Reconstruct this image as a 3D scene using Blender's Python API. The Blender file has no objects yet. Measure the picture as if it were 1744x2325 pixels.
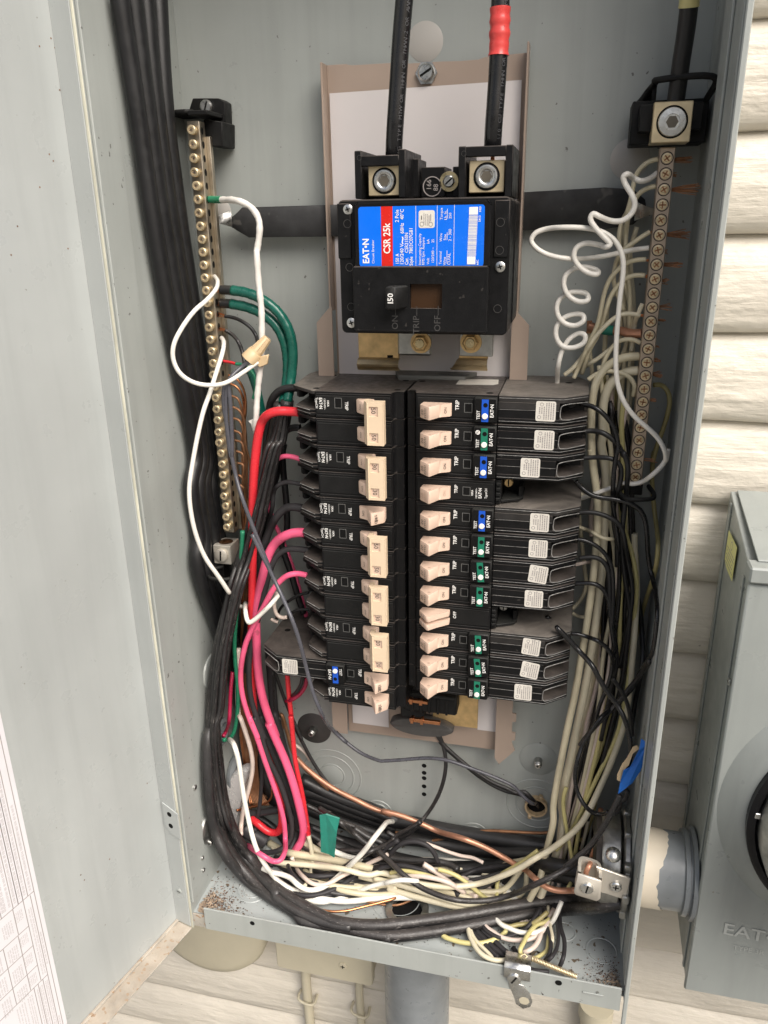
import bpy, bmesh, math, random
from mathutils import Vector, Matrix
random.seed(7)
S = 0.001                                   # everything below is measured in millimetres
scene = bpy.context.scene
# ---------------------------------------------------------------- camera
CP = Vector((108.87, -582.06, 155.42)); FPX = 1791.95
_p, _y, _r = math.radians(20.21), math.radians(-13.75), math.radians(-0.95)
CF = Vector((math.sin(_y)*math.cos(_p), math.cos(_y)*math.cos(_p), -math.sin(_p)))
_R = Vector((math.cos(_y), -math.sin(_y), 0)); _U = _R.cross(CF)
CR = _R*math.cos(_r)+_U*math.sin(_r); CU = -_R*math.sin(_r)+_U*math.cos(_r)
cd = bpy.data.cameras.new('camera'); cam = bpy.data.objects.new('camera', cd)
scene.collection.objects.link(cam); scene.camera = cam
m = Matrix((CR, CU, -CF)).transposed().to_4x4(); m.translation = CP*S
cam.matrix_world = m
cd.sensor_fit = 'HORIZONTAL'; cd.sensor_width = 36; cd.lens = FPX/1744*36
cd.clip_start = 0.01; cd.clip_end = 200
# ---------------------------------------------------------------- daylight
SUN_EL, SUN_AZ = math.radians(46), math.radians(45)   # azimuth measured to the right of the box's front
w = bpy.data.worlds.new('World'); scene.world = w; w.use_nodes = True
nt = w.node_tree; bg = nt.nodes['Background']; sky = nt.nodes.new('ShaderNodeTexSky')
sky.sky_type = 'NISHITA'; sky.sun_disc = False; sky.sun_elevation = SUN_EL
sky.sun_rotation = math.pi-SUN_AZ; sky.air_density = 1.0; sky.dust_density = 6.0; sky.ozone_density = 0.6
nt.links.new(sky.outputs[0], bg.inputs[0]); bg.inputs[1].default_value = 0.085
sl = bpy.data.lights.new('sun', 'SUN'); sl.energy = 2.6; sl.angle = math.radians(44); sl.color = (1, 0.985, 0.95)
so = bpy.data.objects.new('sun', sl); scene.collection.objects.link(so)
sdir = Vector((math.sin(SUN_AZ)*math.cos(SUN_EL), -math.cos(SUN_AZ)*math.cos(SUN_EL), math.sin(SUN_EL)))
so.rotation_euler = sdir.to_track_quat('Z', 'Y').to_euler()
scene.view_settings.view_transform = 'Standard'; scene.view_settings.look = 'None'
scene.view_settings.exposure = 0.58; scene.view_settings.gamma = 1
# ---------------------------------------------------------------- measuring helpers
ZN = dict(s=(0, 0, 1), A=(0, 0, .3617), B=(600, 0, .3617), C=(1144, 0, .3617), D=(300, 500, .3617), E=(700, 400, .3014),
          G=(1144, 450, .3617), H=(640, 820, .217), I=(640, 1160, .217), J=(900, 820, .2893), K=(900, 1200, .2893),
          L=(400, 1200, .3014), M=(400, 1600, .3014), N=(850, 1600, .3014), O=(1244, 1000, .3014), Q=(1244, 1500, .3014),
          S=(0, 1600, .3277), T=(400, 1950, .3617), V=(950, 1900, .3315), X=(1344, 1850, .2411), Y=(350, 850, .2261),
          P=(350, 200, .1266), a=(1280, 1300, .1808), b=(1100, 1650, .1808), c=(460, 1650, .1808), d=(500, 1200, .1356),
          e=(1000, 2050, .1808), f=(1300, 1850, .113), g=(0, 1980, .156))
def ray(z, u, v):
    x0, y0, k = ZN[z]; px, py = x0+u*k, y0+v*k
    return CF+CR*((px-872)/FPX)+CU*((1162.5-py)/FPX)
def at(z, u, v, Y):
    r = ray(z, u, v); return CP+r*((Y-CP.y)/r.y)
def atx(z, u, v, X):
    r = ray(z, u, v); return CP+r*((X-CP.x)/r.x)
def atz(z, u, v, Z):
    r = ray(z, u, v); return CP+r*((Z-CP.z)/r.z)
# box interior: back Y=0, sides X=+-WX, front Y=FY, floor Z=FZ
WX, FY, FZ = 177.4, -123.6, -396.0
COL = scene.collection
# ---------------------------------------------------------------- materials
MATS = {}
def ramp(nt, src, stops):
    r = nt.nodes.new('ShaderNodeValToRGB'); e = r.color_ramp.elements
    while len(e) < len(stops): e.new(.5)
    for i, (p, c) in enumerate(stops): e[i].position = p; e[i].color = (*c, 1) if len(c) == 3 else c
    nt.links.new(src, r.inputs[0]); return r.outputs[0]
def mix(nt, f, a, b):
    n = nt.nodes.new('ShaderNodeMix'); n.data_type = 'RGBA'
    for s, i in ((f, 0), (a, 6), (b, 7)):
        if isinstance(s, (int, float)): n.inputs[i].default_value = s
        elif isinstance(s, tuple): n.inputs[i].default_value = (*s, 1)
        else: nt.links.new(s, n.inputs[i])
    return n.outputs[2]
def noise(nt, scale, detail=4, vec=None, rough=.55, dist=0):
    n = nt.nodes.new('ShaderNodeTexNoise'); n.inputs['Scale'].default_value = scale; n.inputs['Detail'].default_value = detail
    n.inputs['Roughness'].default_value = rough; n.inputs['Distortion'].default_value = dist
    if vec is not None: nt.links.new(vec, n.inputs['Vector'])
    return n.outputs[0]
def mapping(nt, src, sc):
    mp = nt.nodes.new('ShaderNodeMapping'); mp.inputs['Scale'].default_value = sc; nt.links.new(src, mp.inputs[0]); return mp.outputs[0]
def math_(nt, op, a, b=0.0):
    n = nt.nodes.new('ShaderNodeMath'); n.operation = op
    for i, s in enumerate((a, b)):
        if isinstance(s, (int, float)): n.inputs[i].default_value = s
        else: nt.links.new(s, n.inputs[i])
    return n.outputs[0]
def mat(name, col, rough=.5, metal=0, bump=0, bscale=800, mott=0, mscale=60, specks=None, dust=None, sub=0, coat=0, wear=None, rvar=.1, streak=0):
    """mott: colour mottling, specks: (colour, density threshold, scale), dust: (colour, amount) on upward faces, wear: streaks along a wire"""
    mt = bpy.data.materials.new(name); mt.use_nodes = True; nt = mt.node_tree; b = nt.nodes['Principled BSDF']
    tc = nt.nodes.new('ShaderNodeTexCoord'); ob = nt.nodes.new('ShaderNodeNewGeometry').outputs['Position']
    c = col
    if mott:
        nz = noise(nt, mscale, 5, ob)
        c = ramp(nt, nz, [(.3, tuple(x*(1-mott) for x in col)), (.7, tuple(min(1, x*(1+mott)) for x in col))])
    if streak:
        c0 = c if not isinstance(c, tuple) else col
        st = ramp(nt, noise(nt, 70, 6, mapping(nt, ob, (1, 1, .07)), .6, .4), [(.45, (0,)*3), (.75, (1,)*3)])
        f = math_(nt, 'MULTIPLY', st, streak); c = mix(nt, f, c0, tuple(x*.55 for x in col))
    if specks:
        sc, th, ss = specks
        n2 = noise(nt, ss, 2, ob, .4); f = ramp(nt, n2, [(th, (0, 0, 0)), (th+.03, (1, 1, 1))]); c = mix(nt, f, c, sc)
    if wear:
        wc, th = wear
        v = mapping(nt, tc.outputs['UV'], (70, 24, 1)); n3 = noise(nt, 2.2, 6, v, .7, .4)
        f = ramp(nt, n3, [(th, (0, 0, 0)), (th+.06, (1, 1, 1))]); c = mix(nt, f, c, wc)
    if dust:
        dc, am = dust
        g = nt.nodes.new('ShaderNodeNewGeometry'); sx = nt.nodes.new('ShaderNodeSeparateXYZ'); nt.links.new(g.outputs['Normal'], sx.inputs[0])
        up = math_(nt, 'MAXIMUM', sx.outputs[2], 0.0); nn = ramp(nt, noise(nt, 42, 8, ob, .7, .8), [(.28, (.25,)*3), (.72, (1, 1, 1))])
        f = math_(nt, 'MULTIPLY', math_(nt, 'MULTIPLY', up, nn), am)
        c = mix(nt, f, c, dc)
    if isinstance(c, tuple): b.inputs['Base Color'].default_value = (*c, 1)
    else: nt.links.new(c, b.inputs['Base Color'])
    if rvar and rough > .05:
        rr = ramp(nt, noise(nt, mscale*1.7+30, 4, ob), [(.3, (max(0.03, rough-rvar),)*3), (.7, (min(1, rough+rvar),)*3)])
        nt.links.new(rr, b.inputs['Roughness'])
    else: b.inputs['Roughness'].default_value = rough
    b.inputs['Metallic'].default_value = metal
    if coat: b.inputs['Coat Weight'].default_value = coat; b.inputs['Coat Roughness'].default_value = .15
    if bump:
        bn = nt.nodes.new('ShaderNodeBump'); bn.inputs['Strength'].default_value = min(1, bump); bn.inputs['Distance'].default_value = .0006
        nt.links.new(noise(nt, bscale, 4, ob), bn.inputs['Height']); nt.links.new(bn.outputs[0], b.inputs['Normal'])
    MATS[name] = mt; return mt
mat('steel', (.345, .365, .348), .40, 0, .08, 900, .08, 11, ((.14, .14, .13), .72, 260), streak=.22, rvar=.14)
mat('steel_floor', (.36, .385, .38), .45, 0, .1, 900, .12, 30, ((.13, .10, .07), .66, 190))
mat('steel_door', (.385, .405, .398), .36, 0, .06, 900, .07, 8, ((.20, .19, .17), .76, 170), streak=.2, rvar=.14)
mat('flange_dirt', (.38, .355, .31), .6, 0, .5, 500, .3, 70, ((.30, .20, .125), .62, 230), ((.42, .34, .26), .8))
mat('rubber', (.055, .052, .050), .5, 0, .1, 500, .2, 60)
mat('steel_meter', (.285, .305, .292), .38, 0, .08, 900, .06, 10, ((.20, .18, .15), .77, 140), streak=.25, rvar=.14)
mat('zinc', (.62, .62, .60), .32, 1, .08, 500, .15, 200)
mat('zinc_dull', (.42, .42, .40), .45, 1, .15, 400, .2, 150)
mat('yellow_zinc', (.60, .50, .30), .30, 1, .06, 500, .18, 150)
mat('brass', (.66, .46, .22), .4, .7, .05, 400, .2, 120)
mat('brass_pale', (.68, .56, .36), .38, .65, .1, 400, .15, 90)
mat('bronze_bar', (.46, .375, .30), .42, .8, .08, 500, .15, 60)
mat('nickel_bar', (.52, .46, .37), .38, 1, .08, 500, .15, 60)
mat('alu', (.60, .56, .49), .4, .5, .1, 500, .1, 60)
mat('copper', (.62, .27, .13), .35, 1, .05, 500, .2, 150)
mat('copper_dull', (.33, .165, .085), .5, .6, .1, 500, .3, 120)
mat('copper_pink', (.50, .25, .16), .42, .55, .1, 300, .25, 60)
mat('tan', (.34, .265, .215), .38, 0, .06, 700, .04, 30)
mat('paper', (.60, .565, .56), .75, 0, .08, 250, .03, 12, ((.2, .18, .17), .79, 160))
mat('black', (.0075, .0075, .008), .38, 0, .12, 1500, .2, 120, ((.035, .032, .03), .72, 300), ((.20, .17, .15), .6))
mat('black_top', (.030, .028, .027), .5, 0, .12, 1500, .3, 60, None, ((.30, .265, .23), .8))
mat('edge_wear', (.23, .225, .215), .45, 0, .1, 900, .5, 300)
mat('frame_wear', (.12, .12, .115), .4)
mat('shelf_grey', (.13, .13, .12), .5)
mat('socket', (.17, .15, .12), .45, .8)
mat('plug', (.43, .41, .38), .5)
mat('debris_pale', (.34, .26, .19), .9, 0, 0, 500, .5, 400)
mat('black_matte', (.010, .010, .010), .55, 0, .2, 900, .2, 80, None, ((.10, .10, .09), .35))
mat('black_gloss', (.010, .010, .011), .18, 0, .03, 900, .1, 80)
mat('strap', (.036, .036, .037), .45, 0, .1, 700, .3, 60, ((.075, .072, .068), .62, 70))
mat('hole', (.004, .004, .004), .8)
mat('brown_slot', (.045, .022, .010), .45)
mat('print_white', (.80, .79, .76), .6, rvar=0)
mat('print_black', (.03, .025, .022), .6, rvar=0)
mat('print_grey', (.30, .27, .26), .7, rvar=0)
mat('emboss', (.05, .048, .046), .45, rvar=0)
mat('beige', (.66, .49, .385), .42, 0, .04, 700, .04, 90)
mat('beige_tie', (.70, .55, .39), .40, 0, .04, 700, .03, 60)
mat('beige_dark', (.48, .34, .26), .5)
mat('blue_label', (.004, .15, .80), .22, 0, 0, 400, .05, 30)
mat('red_label', (.60, .018, .012), .22)
mat('blue_strip', (.008, .085, .52), .3)
mat('green_strip', (.01, .17, .10), .3)
mat('white_plastic', (.82, .80, .76), .35)
mat('sticker', (.66, .63, .57), .5, 0, .05, 300, .06, 200)
mat('door_label', (.66, .645, .67), .6, 0, .25, 60, .04, 20)
mat('yellow_sticker', (.62, .60, .22), .5)
mat('siding', (.61, .565, .485), .42, 0, 1, 42, .07, 14, ((.30, .27, .22), .78, 130))
mat('painted', (.50, .455, .34), .5, 0, .35, 90, .06, 25)
mat('pvc', (.19, .205, .215), .35, 0, .1, 200, .12, 60)
mat('cream_paint', (.64, .57, .46), .5, 0, .1, 200, .04, 60)
mat('ground_concrete', (.20, .19, .165), .9, 0, .3, 20, .2, 3)
# wires
mat('w_black', (.009, .009, .010), .42, 0, .05, 900, .2, 60, None, ((.10, .095, .09), .35))
mat('w_black_print', (.010, .010, .011), .24, 0, .05, 900, .1, 60, None, None, wear=((.10, .10, .11), .70))
mat('w_worn', (.012, .0115, .012), .36, 0, .5, 700, .3, 60, None, ((.16, .14, .13), .4), wear=((.34, .31, .29), .60))
mat('w_worn_light', (.022, .021, .022), .36, 0, .3, 700, .3, 60, None, ((.14, .13, .12), .4), wear=((.24, .23, .22), .62))
mat('w_slate', (.075, .075, .088), .28, 0, .05, 600, .15, 60, None, None, wear=((.25, .25, .25), .66))
mat('w_grey', (.036, .034, .036), .42, 0, .1, 600, .15, 60)
mat('w_red', (.66, .028, .04), .30, 0, .03, 600, .05, 60)
mat('w_pink', (.74, .105, .215), .36, 0, .08, 600, .10, 60, ((.50, .09, .15), .70, 200))
mat('w_maroon', (.33, .012, .05), .3, 0, .03, 600, .1, 60)
mat('w_white', (.78, .76, .69), .32, 0, .03, 600, .04, 60)
mat('w_white_print', (.74, .71, .65), .32, 0, .03, 600, .04, 60, wear=((.34, .33, .30), .67))
mat('w_cream', (.60, .54, .38), .36, 0, .05, 400, .1, 60)
mat('w_cream_pale', (.68, .62, .46), .36, 0, .05, 400, .08, 60)
mat('w_pinkwhite', (.66, .55, .48), .36, 0, .05, 400, .1, 60)
mat('w_yellow', (.56, .50, .22), .36, 0, .05, 400, .12, 60)
mat('w_olive', (.33, .28, .12), .42, 0, .05, 400, .15, 60)
mat('w_green', (.02, .21, .11), .30, 0, .05, 400, .1, 60)
mat('tape_green', (.006, .105, .075), .30, 0, .5, 130, .12, 90, coat=.15)
mat('tape_green_light', (.02, .20, .15), .38, 0, .5, 130, .1, 90)
mat('tape_blue', (.008, .14, .55), .45, 0, .4, 160, .1, 90)
mat('tape_red', (.62, .06, .055), .35, 0, .5, 150, .06, 90)
mat('tape_white', (.74, .71, .66), .45, 0, .6, 130, .06, 90)
mat('nut_tan', (.56, .42, .25), .4, 0, .05, 500, .05, 80)
mat('debris', (.16, .09, .055), .9, 0, 0, 500, .6, 400)
mat('debris_dark', (.035, .028, .022), .9)
mat('glass', (.05, .05, .05), .08, 0); MATS['glass'].node_tree.nodes['Principled BSDF'].inputs['Transmission Weight'].default_value = .85
mat('clear_plastic', (.75, .73, .72), .3, 0, .1, 100); MATS['clear_plastic'].node_tree.nodes['Principled BSDF'].inputs['Transmission Weight'].default_value = .35
for k_ in ('black_gloss', 'black', 'black_top', 'black_matte', 'w_grey', 'strap', 'hole', 'brown_slot'): MATS[k_].node_tree.nodes['Principled BSDF'].inputs['Specular IOR Level'].default_value = .2
# ---------------------------------------------------------------- object helpers
def thing(name, label, cat, loc=(0, 0, 0), group=None):
    o = bpy.data.objects.new(name, None); COL.objects.link(o); o.location = Vector(loc)*S; o.empty_display_size = .01
    o['label'] = label; o['category'] = cat
    if group: o['group'] = group
    return o
def wloc(p):
    l = Vector((0, 0, 0))
    while p is not None: l += p.location; p = p.parent
    return l
def obj(name, bm, m_, parent=None, smooth=None, kind=None, label=None, free=True):
    """link a bmesh (world mm) as one object"""
    bmesh.ops.recalc_face_normals(bm, faces=bm.faces[:])
    me = bpy.data.meshes.new(name); bm.to_mesh(me); bm.free()
    off = wloc(parent) if parent is not None else Vector((0, 0, 0))
    me.transform(Matrix.Scale(S, 4)); me.transform(Matrix.Translation(-off))
    me.materials.append(MATS[m_])
    if smooth is not None:
        for p in me.polygons: p.use_smooth = True
        if smooth > 0: me.set_sharp_from_angle(angle=math.radians(smooth))
    o = bpy.data.objects.new(name, me); COL.objects.link(o)
    if parent is not None: o.parent = parent
    if kind: o['kind'] = kind
    if label: o['label'] = label
    return o
def solo(name, bm, m_, label, cat, group=None, smooth=None):
    """a thing that is one mesh: origin moved to its middle"""
    vs = [v.co for v in bm.verts]; c = sum(vs, Vector())/len(vs); loc = Vector((c.x, c.y, min(v.z for v in vs)))
    dummy = bpy.data.objects.new('tmp', None); dummy.location = loc*S
    bmesh.ops.recalc_face_normals(bm, faces=bm.faces[:])
    me = bpy.data.meshes.new(name); bm.to_mesh(me); bm.free(); me.transform(Matrix.Translation(-loc)); me.transform(Matrix.Scale(S, 4))
    bpy.data.objects.remove(dummy)
    me.materials.append(MATS[m_])
    if smooth is not None:
        for p in me.polygons: p.use_smooth = True
        if smooth > 0: me.set_sharp_from_angle(angle=math.radians(smooth))
    o = bpy.data.objects.new(name, me); COL.objects.link(o); o.location = loc*S
    o['label'] = label; o['category'] = cat
    if group: o['group'] = group
    return o
def box(bm, x0, x1, y0, y1, z0, z1, bv=0, seg=1):
    r = bmesh.ops.create_cube(bm, size=1); vs = r['verts']
    for v in vs: v.co = Vector(((x0+x1)/2+v.co.x*(x1-x0), (y0+y1)/2+v.co.y*(y1-y0), (z0+z1)/2+v.co.z*(z1-z0)))
    if bv:
        es = {e for v in vs for e in v.link_edges}
        bmesh.ops.bevel(bm, geom=list(es), offset=bv, segments=seg, affect='EDGES', profile=.5)
    return bm
def nb(): return bmesh.new()
def frame(d):
    d = d.normalized(); a = Vector((0, 0, 1)) if abs(d.z) < .9 else Vector((1, 0, 0))
    u = d.cross(a).normalized(); return u, d.cross(u).normalized()
def cyl(bm, p0, p1, r0, r1=None, n=20, cap=True, bev=0):
    p0, p1 = Vector(p0), Vector(p1); r1 = r0 if r1 is None else r1; u, v = frame(p1-p0); d = (p1-p0).normalized()
    prof = [(p0, r0)]
    if bev: prof += [(p1-d*bev, r1), (p1, r1-bev)]
    else: prof += [(p1, r1)]
    rings = []
    for p, r in prof: rings.append([bm.verts.new(p+(u*math.cos(2*math.pi*i/n)+v*math.sin(2*math.pi*i/n))*r) for i in range(n)])
    for a, b in zip(rings, rings[1:]):
        for i in range(n): bm.faces.new((a[i], a[(i+1) % n], b[(i+1) % n], b[i]))
    if cap: bm.faces.new(rings[0][::-1]); bm.faces.new(rings[-1])
    return bm
def lathe(bm, c, ax, prof, n=32):
    """prof: (radius, distance along ax)"""
    c, ax = Vector(c), Vector(ax).normalized(); u, v = frame(ax); rings = []
    for r, h in prof:
        if r < 1e-6: rings.append([bm.verts.new(c+ax*h)])
        else: rings.append([bm.verts.new(c+ax*h+(u*math.cos(2*math.pi*i/n)+v*math.sin(2*math.pi*i/n))*r) for i in range(n)])
    for a, b in zip(rings, rings[1:]):
        if len(a) == 1 and len(b) == 1: continue
        for i in range(n):
            j = (i+1) % n
            if len(a) == 1: bm.faces.new((a[0], b[j], b[i]))
            elif len(b) == 1: bm.faces.new((a[i], a[j], b[0]))
            else: bm.faces.new((a[i], a[j], b[j], b[i]))
    return bm
def prism(bm, poly, d, bv=0):
    """closed polygon (list of Vector) extruded by vector d"""
    d = Vector(d); a = [bm.verts.new(Vector(p)) for p in poly]; b = [bm.verts.new(Vector(p)+d) for p in poly]; n = len(a)
    fs = [bm.faces.new(a), bm.faces.new(b[::-1])]
    for i in range(n): fs.append(bm.faces.new((a[i], b[i], b[(i+1) % n], a[(i+1) % n])))
    if bv: bmesh.ops.bevel(bm, geom=list({e for f in fs for e in f.edges}), offset=bv, segments=1, affect='EDGES')
    return bm
def pxz(poly, y): return [Vector((x, y, z)) for x, z in poly]
def pxy(poly, z): return [Vector((x, y, z)) for x, y in poly]
def rrect(x0, x1, z0, z1, r, n=4):
    pts = []
    for cx, cz, a0 in ((x1-r, z1-r, 0), (x0+r, z1-r, 90), (x0+r, z0+r, 180), (x1-r, z0+r, 270)):
        for i in range(n+1):
            a = math.radians(a0+90*i/n); pts.append((cx+r*math.cos(a), cz+r*math.sin(a)))
    return pts
def ringb(bm, c, ax, r0, r1, h, n=32):
    return lathe(bm, c, ax, [(r0, 0), (r0, h), (r1, h), (r1, 0), (r0, 0)], n)
def crom(P, per=8):
    """centripetal Catmull-Rom through the points"""
    P = [Vector(p) for p in P]
    if len(P) == 2: return [P[0].lerp(P[1], i/per) for i in range(per+1)]
    Q = [P[0]*2-P[1]]+P+[P[-1]*2-P[-2]]; out = []
    for i in range(1, len(Q)-2):
        p0, p1, p2, p3 = Q[i-1:i+3]
        t = [0]
        for a, b in ((p0, p1), (p1, p2), (p2, p3)): t.append(t[-1]+max(1e-3, (b-a).length)**.5)
        for k in range(per):
            s = t[1]+(t[2]-t[1])*k/per
            def L(a, b, ta, tb): return a*((tb-s)/(tb-ta))+b*((s-ta)/(tb-ta))
            A1, A2, A3 = L(p0, p1, t[0], t[1]), L(p1, p2, t[1], t[2]), L(p2, p3, t[2], t[3])
            B1, B2 = L(A1, A2, t[0], t[2]), L(A2, A3, t[1], t[3]); out.append(L(B1, B2, t[1], t[2]))
    out.append(P[-1]); return out
def smooth(path, it):
    for _ in range(it): path = [path[0]]+[(path[i-1]+path[i]*2+path[i+1])/4 for i in range(1, len(path)-1)]+[path[-1]]
    return path
def tube(bm, path, r, n=12, rf=None):
    uv = bm.loops.layers.uv.verify()
    T = [(path[min(i+1, len(path)-1)]-path[max(i-1, 0)]).normalized() for i in range(len(path))]
    u, _ = frame(T[0]); rings = []; L = 0; Ls = []
    for i, p in enumerate(path):
        if i: L += (p-path[i-1]).length
        Ls.append(L)
        u = (u-T[i]*u.dot(T[i])); u = u.normalized() if u.length > 1e-6 else frame(T[i])[0]; v = T[i].cross(u)
        rr = r*(rf(i/(len(path)-1), L) if rf else 1)
        rings.append([bm.verts.new(p+(u*math.cos(2*math.pi*k/n)+v*math.sin(2*math.pi*k/n))*rr) for k in range(n)])
    for i in range(len(rings)-1):
        a, b = rings[i], rings[i+1]
        for k in range(n):
            j = (k+1) % n; f = bm.faces.new((a[k], b[k], b[j], a[j]))
            for lp, (uu, vv) in zip(f.loops, ((Ls[i], k/n), (Ls[i+1], k/n), (Ls[i+1], (k+1)/n), (Ls[i], (k+1)/n))): lp[uv].uv = (uu*S, vv)
    bm.faces.new(rings[0]); bm.faces.new(rings[-1][::-1]); return bm
# text as flat mesh
TXT = {}
def textdata(s, bold):
    k = (s, bold)
    if k not in TXT:
        cu = bpy.data.curves.new('t', 'FONT'); cu.body = s; cu.size = 1; cu.align_x = 'CENTER'; cu.align_y = 'CENTER'; cu.resolution_u = 2
        cu.offset = bold
        o = bpy.data.objects.new('t', cu); COL.objects.link(o); bpy.context.view_layer.update()
        me = bpy.data.meshes.new_from_object(o.evaluated_get(bpy.context.evaluated_depsgraph_get()))
        TXT[k] = ([v.co.copy() for v in me.vertices], [tuple(p.vertices) for p in me.polygons])
        bpy.data.objects.remove(o); bpy.data.meshes.remove(me); bpy.data.curves.remove(cu)
    return TXT[k]
def text(bm, s, size, c, right, up, bold=0.0, sx=1):
    vs, fs = textdata(s, bold); c, right, up = Vector(c), Vector(right).normalized(), Vector(up).normalized()
    nv = [bm.verts.new(c+right*(v.x*size*sx)+up*(v.y*size)) for v in vs]
    for f in fs:
        try: bm.faces.new([nv[i] for i in f])
        except ValueError: pass
VX, VY, VZ = Vector((1, 0, 0)), Vector((0, 1, 0)), Vector((0, 0, 1))
def slot_head(parent, name, c, ax, r, h, m_, slot='line', ang=0, hexr=0):
    """screw head with a driver recess as sub-part"""
    bm = nb(); c = Vector(c); ax = Vector(ax).normalized()
    if hexr: ringb(bm, c, ax, r*.0, hexr, h*.35, 6)
    lathe(bm, c, ax, [(0, 0), (r, 0), (r, h*.7), (r*.8, h), (0, h)], 20)
    o = obj(name, bm, m_, parent, 35)
    bm = nb(); u, v = frame(ax); a = math.radians(ang); d1 = u*math.cos(a)+v*math.sin(a); d2 = -u*math.sin(a)+v*math.cos(a)
    for da, db in ((d1, d2), (d2, d1)) if slot == 'cross' else ((d1, d2),):
        q = c+ax*(h*.98); L, w_ = (r*.75, r*.13) if slot == 'line' else (r*.5, r*.12)
        prism(bm, [q-da*L-db*w_, q+da*L-db*w_, q+da*L+db*w_, q-da*L+db*w_], ax*.12)
    obj('driver_slot', bm, 'hole' if slot == 'line' else 'black', parent)
    return o
mat('emboss_grey', (.43, .45, .43), .35)
mat('seal', (.50, .49, .40), .4, 0, .1, 300, .25, 25)
# ================================================================ ground, siding
def sheet(bm, pts):
    bm.faces.new([bm.verts.new(Vector(p)) for p in pts])
bm = nb(); sheet(bm, [(-20000, -20000, -1300), (20000, -20000, -1300), (20000, 300, -1300), (-20000, 300, -1300)])
o = obj('ground', bm, 'ground_concrete', None); o['kind'] = 'structure'
wall = thing('siding_wall', 'cream painted lap siding wall behind the grey metal boxes', 'wall', (0, 60, -1300))
PIT = 63.0
ZT = 205.0
for k in range(-7, 24):
    z1 = ZT-PIT*k; z0 = z1-PIT; rnd = random.Random(k*13+5)
    prof = [(20, z1+5), (13, z1-2), (8.5, z1-8), (5.5, z1-18), (3.6, z1-30), (3.0, z1-42), (3.8, z0+11), (6, z0+5.5), (9, z0+2.6), (14, z0+1.2), (20, z0+1.2)]
    bm = nb(); xs = list(range(-900, -320, 60))+list(range(-320, 420, 9))+list(range(420, 1300, 80)); rows = []
    ph = rnd.random()*9
    for x in xs:
        w1 = .5*math.sin(x*.013+ph)+.35*math.sin(x*.041+ph*2); w2 = .5*math.sin(x*.09+ph*3)*rnd.uniform(.3, 1)
        rows.append([bm.verts.new((x, y+(w2*.35 if 0 < i < 9 else 0), z+w1*(1 if i > 5 else .25)+(w2*.5 if i in (7, 8) else 0))) for i, (y, z) in enumerate(prof)])
    for a, b in zip(rows, rows[1:]):
        for i in range(len(prof)-1): bm.faces.new((a[i], b[i], b[i+1], a[i+1]))
    obj('board', bm, 'siding', wall, 60)
bm = nb(); box(bm, -1000, 1400, 20, 30, -1290, 800); obj('sheathing', bm, 'siding', wall)
# siding material: coarse brush relief
nt = MATS['siding'].node_tree
bn = [n for n in nt.nodes if n.bl_idname == 'ShaderNodeBump'][0]; bn.inputs['Distance'].default_value = .004; bn.inputs['Strength'].default_value = 1
g_ = nt.nodes.new('ShaderNodeNewGeometry').outputs['Position']
grain = math_(nt, 'MULTIPLY', noise(nt, 60, 5, mapping(nt, g_, (.16, 1, 3.2)), .6, .3), .22)
wave = math_(nt, 'MULTIPLY', noise(nt, 26, 3, mapping(nt, g_, (.5, 1, 1.9)), .5), 1.15)
fine = math_(nt, 'MULTIPLY', noise(nt, 190, 4, mapping(nt, g_, (.6, 1, 1.2)), .6), .18)
hgt = math_(nt, 'ADD', math_(nt, 'ADD', grain, fine), wave)
nt.links.new(hgt, bn.inputs['Height'])
# ================================================================ enclosure
enc = thing('electrical_enclosure', 'open grey steel breaker panel enclosure with its door swung out to the left', 'electrical box', (0, -60, -410))
TZ = 420.0
bm = nb(); box(bm, -WX-1.2, WX+1.2, 0, 1.2, FZ-1.2, TZ); obj('back_panel', bm, 'steel', enc)
for s, lb in ((-1, 'left side wall'), (1, 'right side wall')):
    bm = nb(); x0, x1 = sorted((s*WX, s*(WX+1.5)))
    box(bm, x0, x1, FY, -.05, -410, TZ, .3); obj('side_wall', bm, 'steel', enc, label=lb)
    bm = nb(); x0, x1 = sorted((s*(WX-2.2), s*(WX-.02))); box(bm, x0, x1, FY+1, -94 if s < 0 else -76, FZ+12, TZ, .5); obj('side_rail', bm, 'steel', enc)
    if s > 0:
        bm = nb(); box(bm, WX-3.8, WX-2.25, -96, -70, FZ+14, TZ, .5); obj('side_rail', bm, 'steel', enc)
        bm = nb(); box(bm, WX-1.5, WX+1.8, FY-2.2, FY-.05, -422, TZ, .6); obj('front_edge', bm, 'steel', enc)
    else:
        bm = nb(); box(bm, -WX-1.6, -WX+.3, FY-1.2, FY-.05, -410, TZ, .4); obj('front_edge', bm, 'seal', enc, label='left front edge with a thin yellowed seal')
bm = nb(); box(bm, -WX, WX, FY+3, -.05, FZ-1.2, FZ); obj('bottom_panel', bm, 'steel_floor', enc)
bm = nb(); box(bm, -WX, WX, FY+1, -.05, TZ-1.2, TZ); obj('top_panel', bm, 'steel', enc)
# lip: upright strip in front of the floor, with holes shown as dark bores
bm = nb(); box(bm, -166, 174, FY-.4, FY+1.1, -409, -386, .35); obj('front_lip', bm, 'steel', enc)
for x, r in ((-122.1, 2.1), (127.8, 2.6)):
    bm = nb(); cyl(bm, (x, FY-.35, -392), (x, FY-.6, -392), r, n=18); obj('screw_hole', bm, 'hole', enc)
bm = nb(); box(bm, 146, 161, FY-1.4, FY-.5, -396.5, -395.2, .3); obj('embossed_rib', bm, 'steel', enc)
bm = nb(); prism(bm, pxz([(-WX, FZ), (-165, FZ), (-165, -409), (-WX, -409)], FY+1), (0, 1, 0)); obj('lip_corner', bm, 'flange_dirt', enc)
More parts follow.
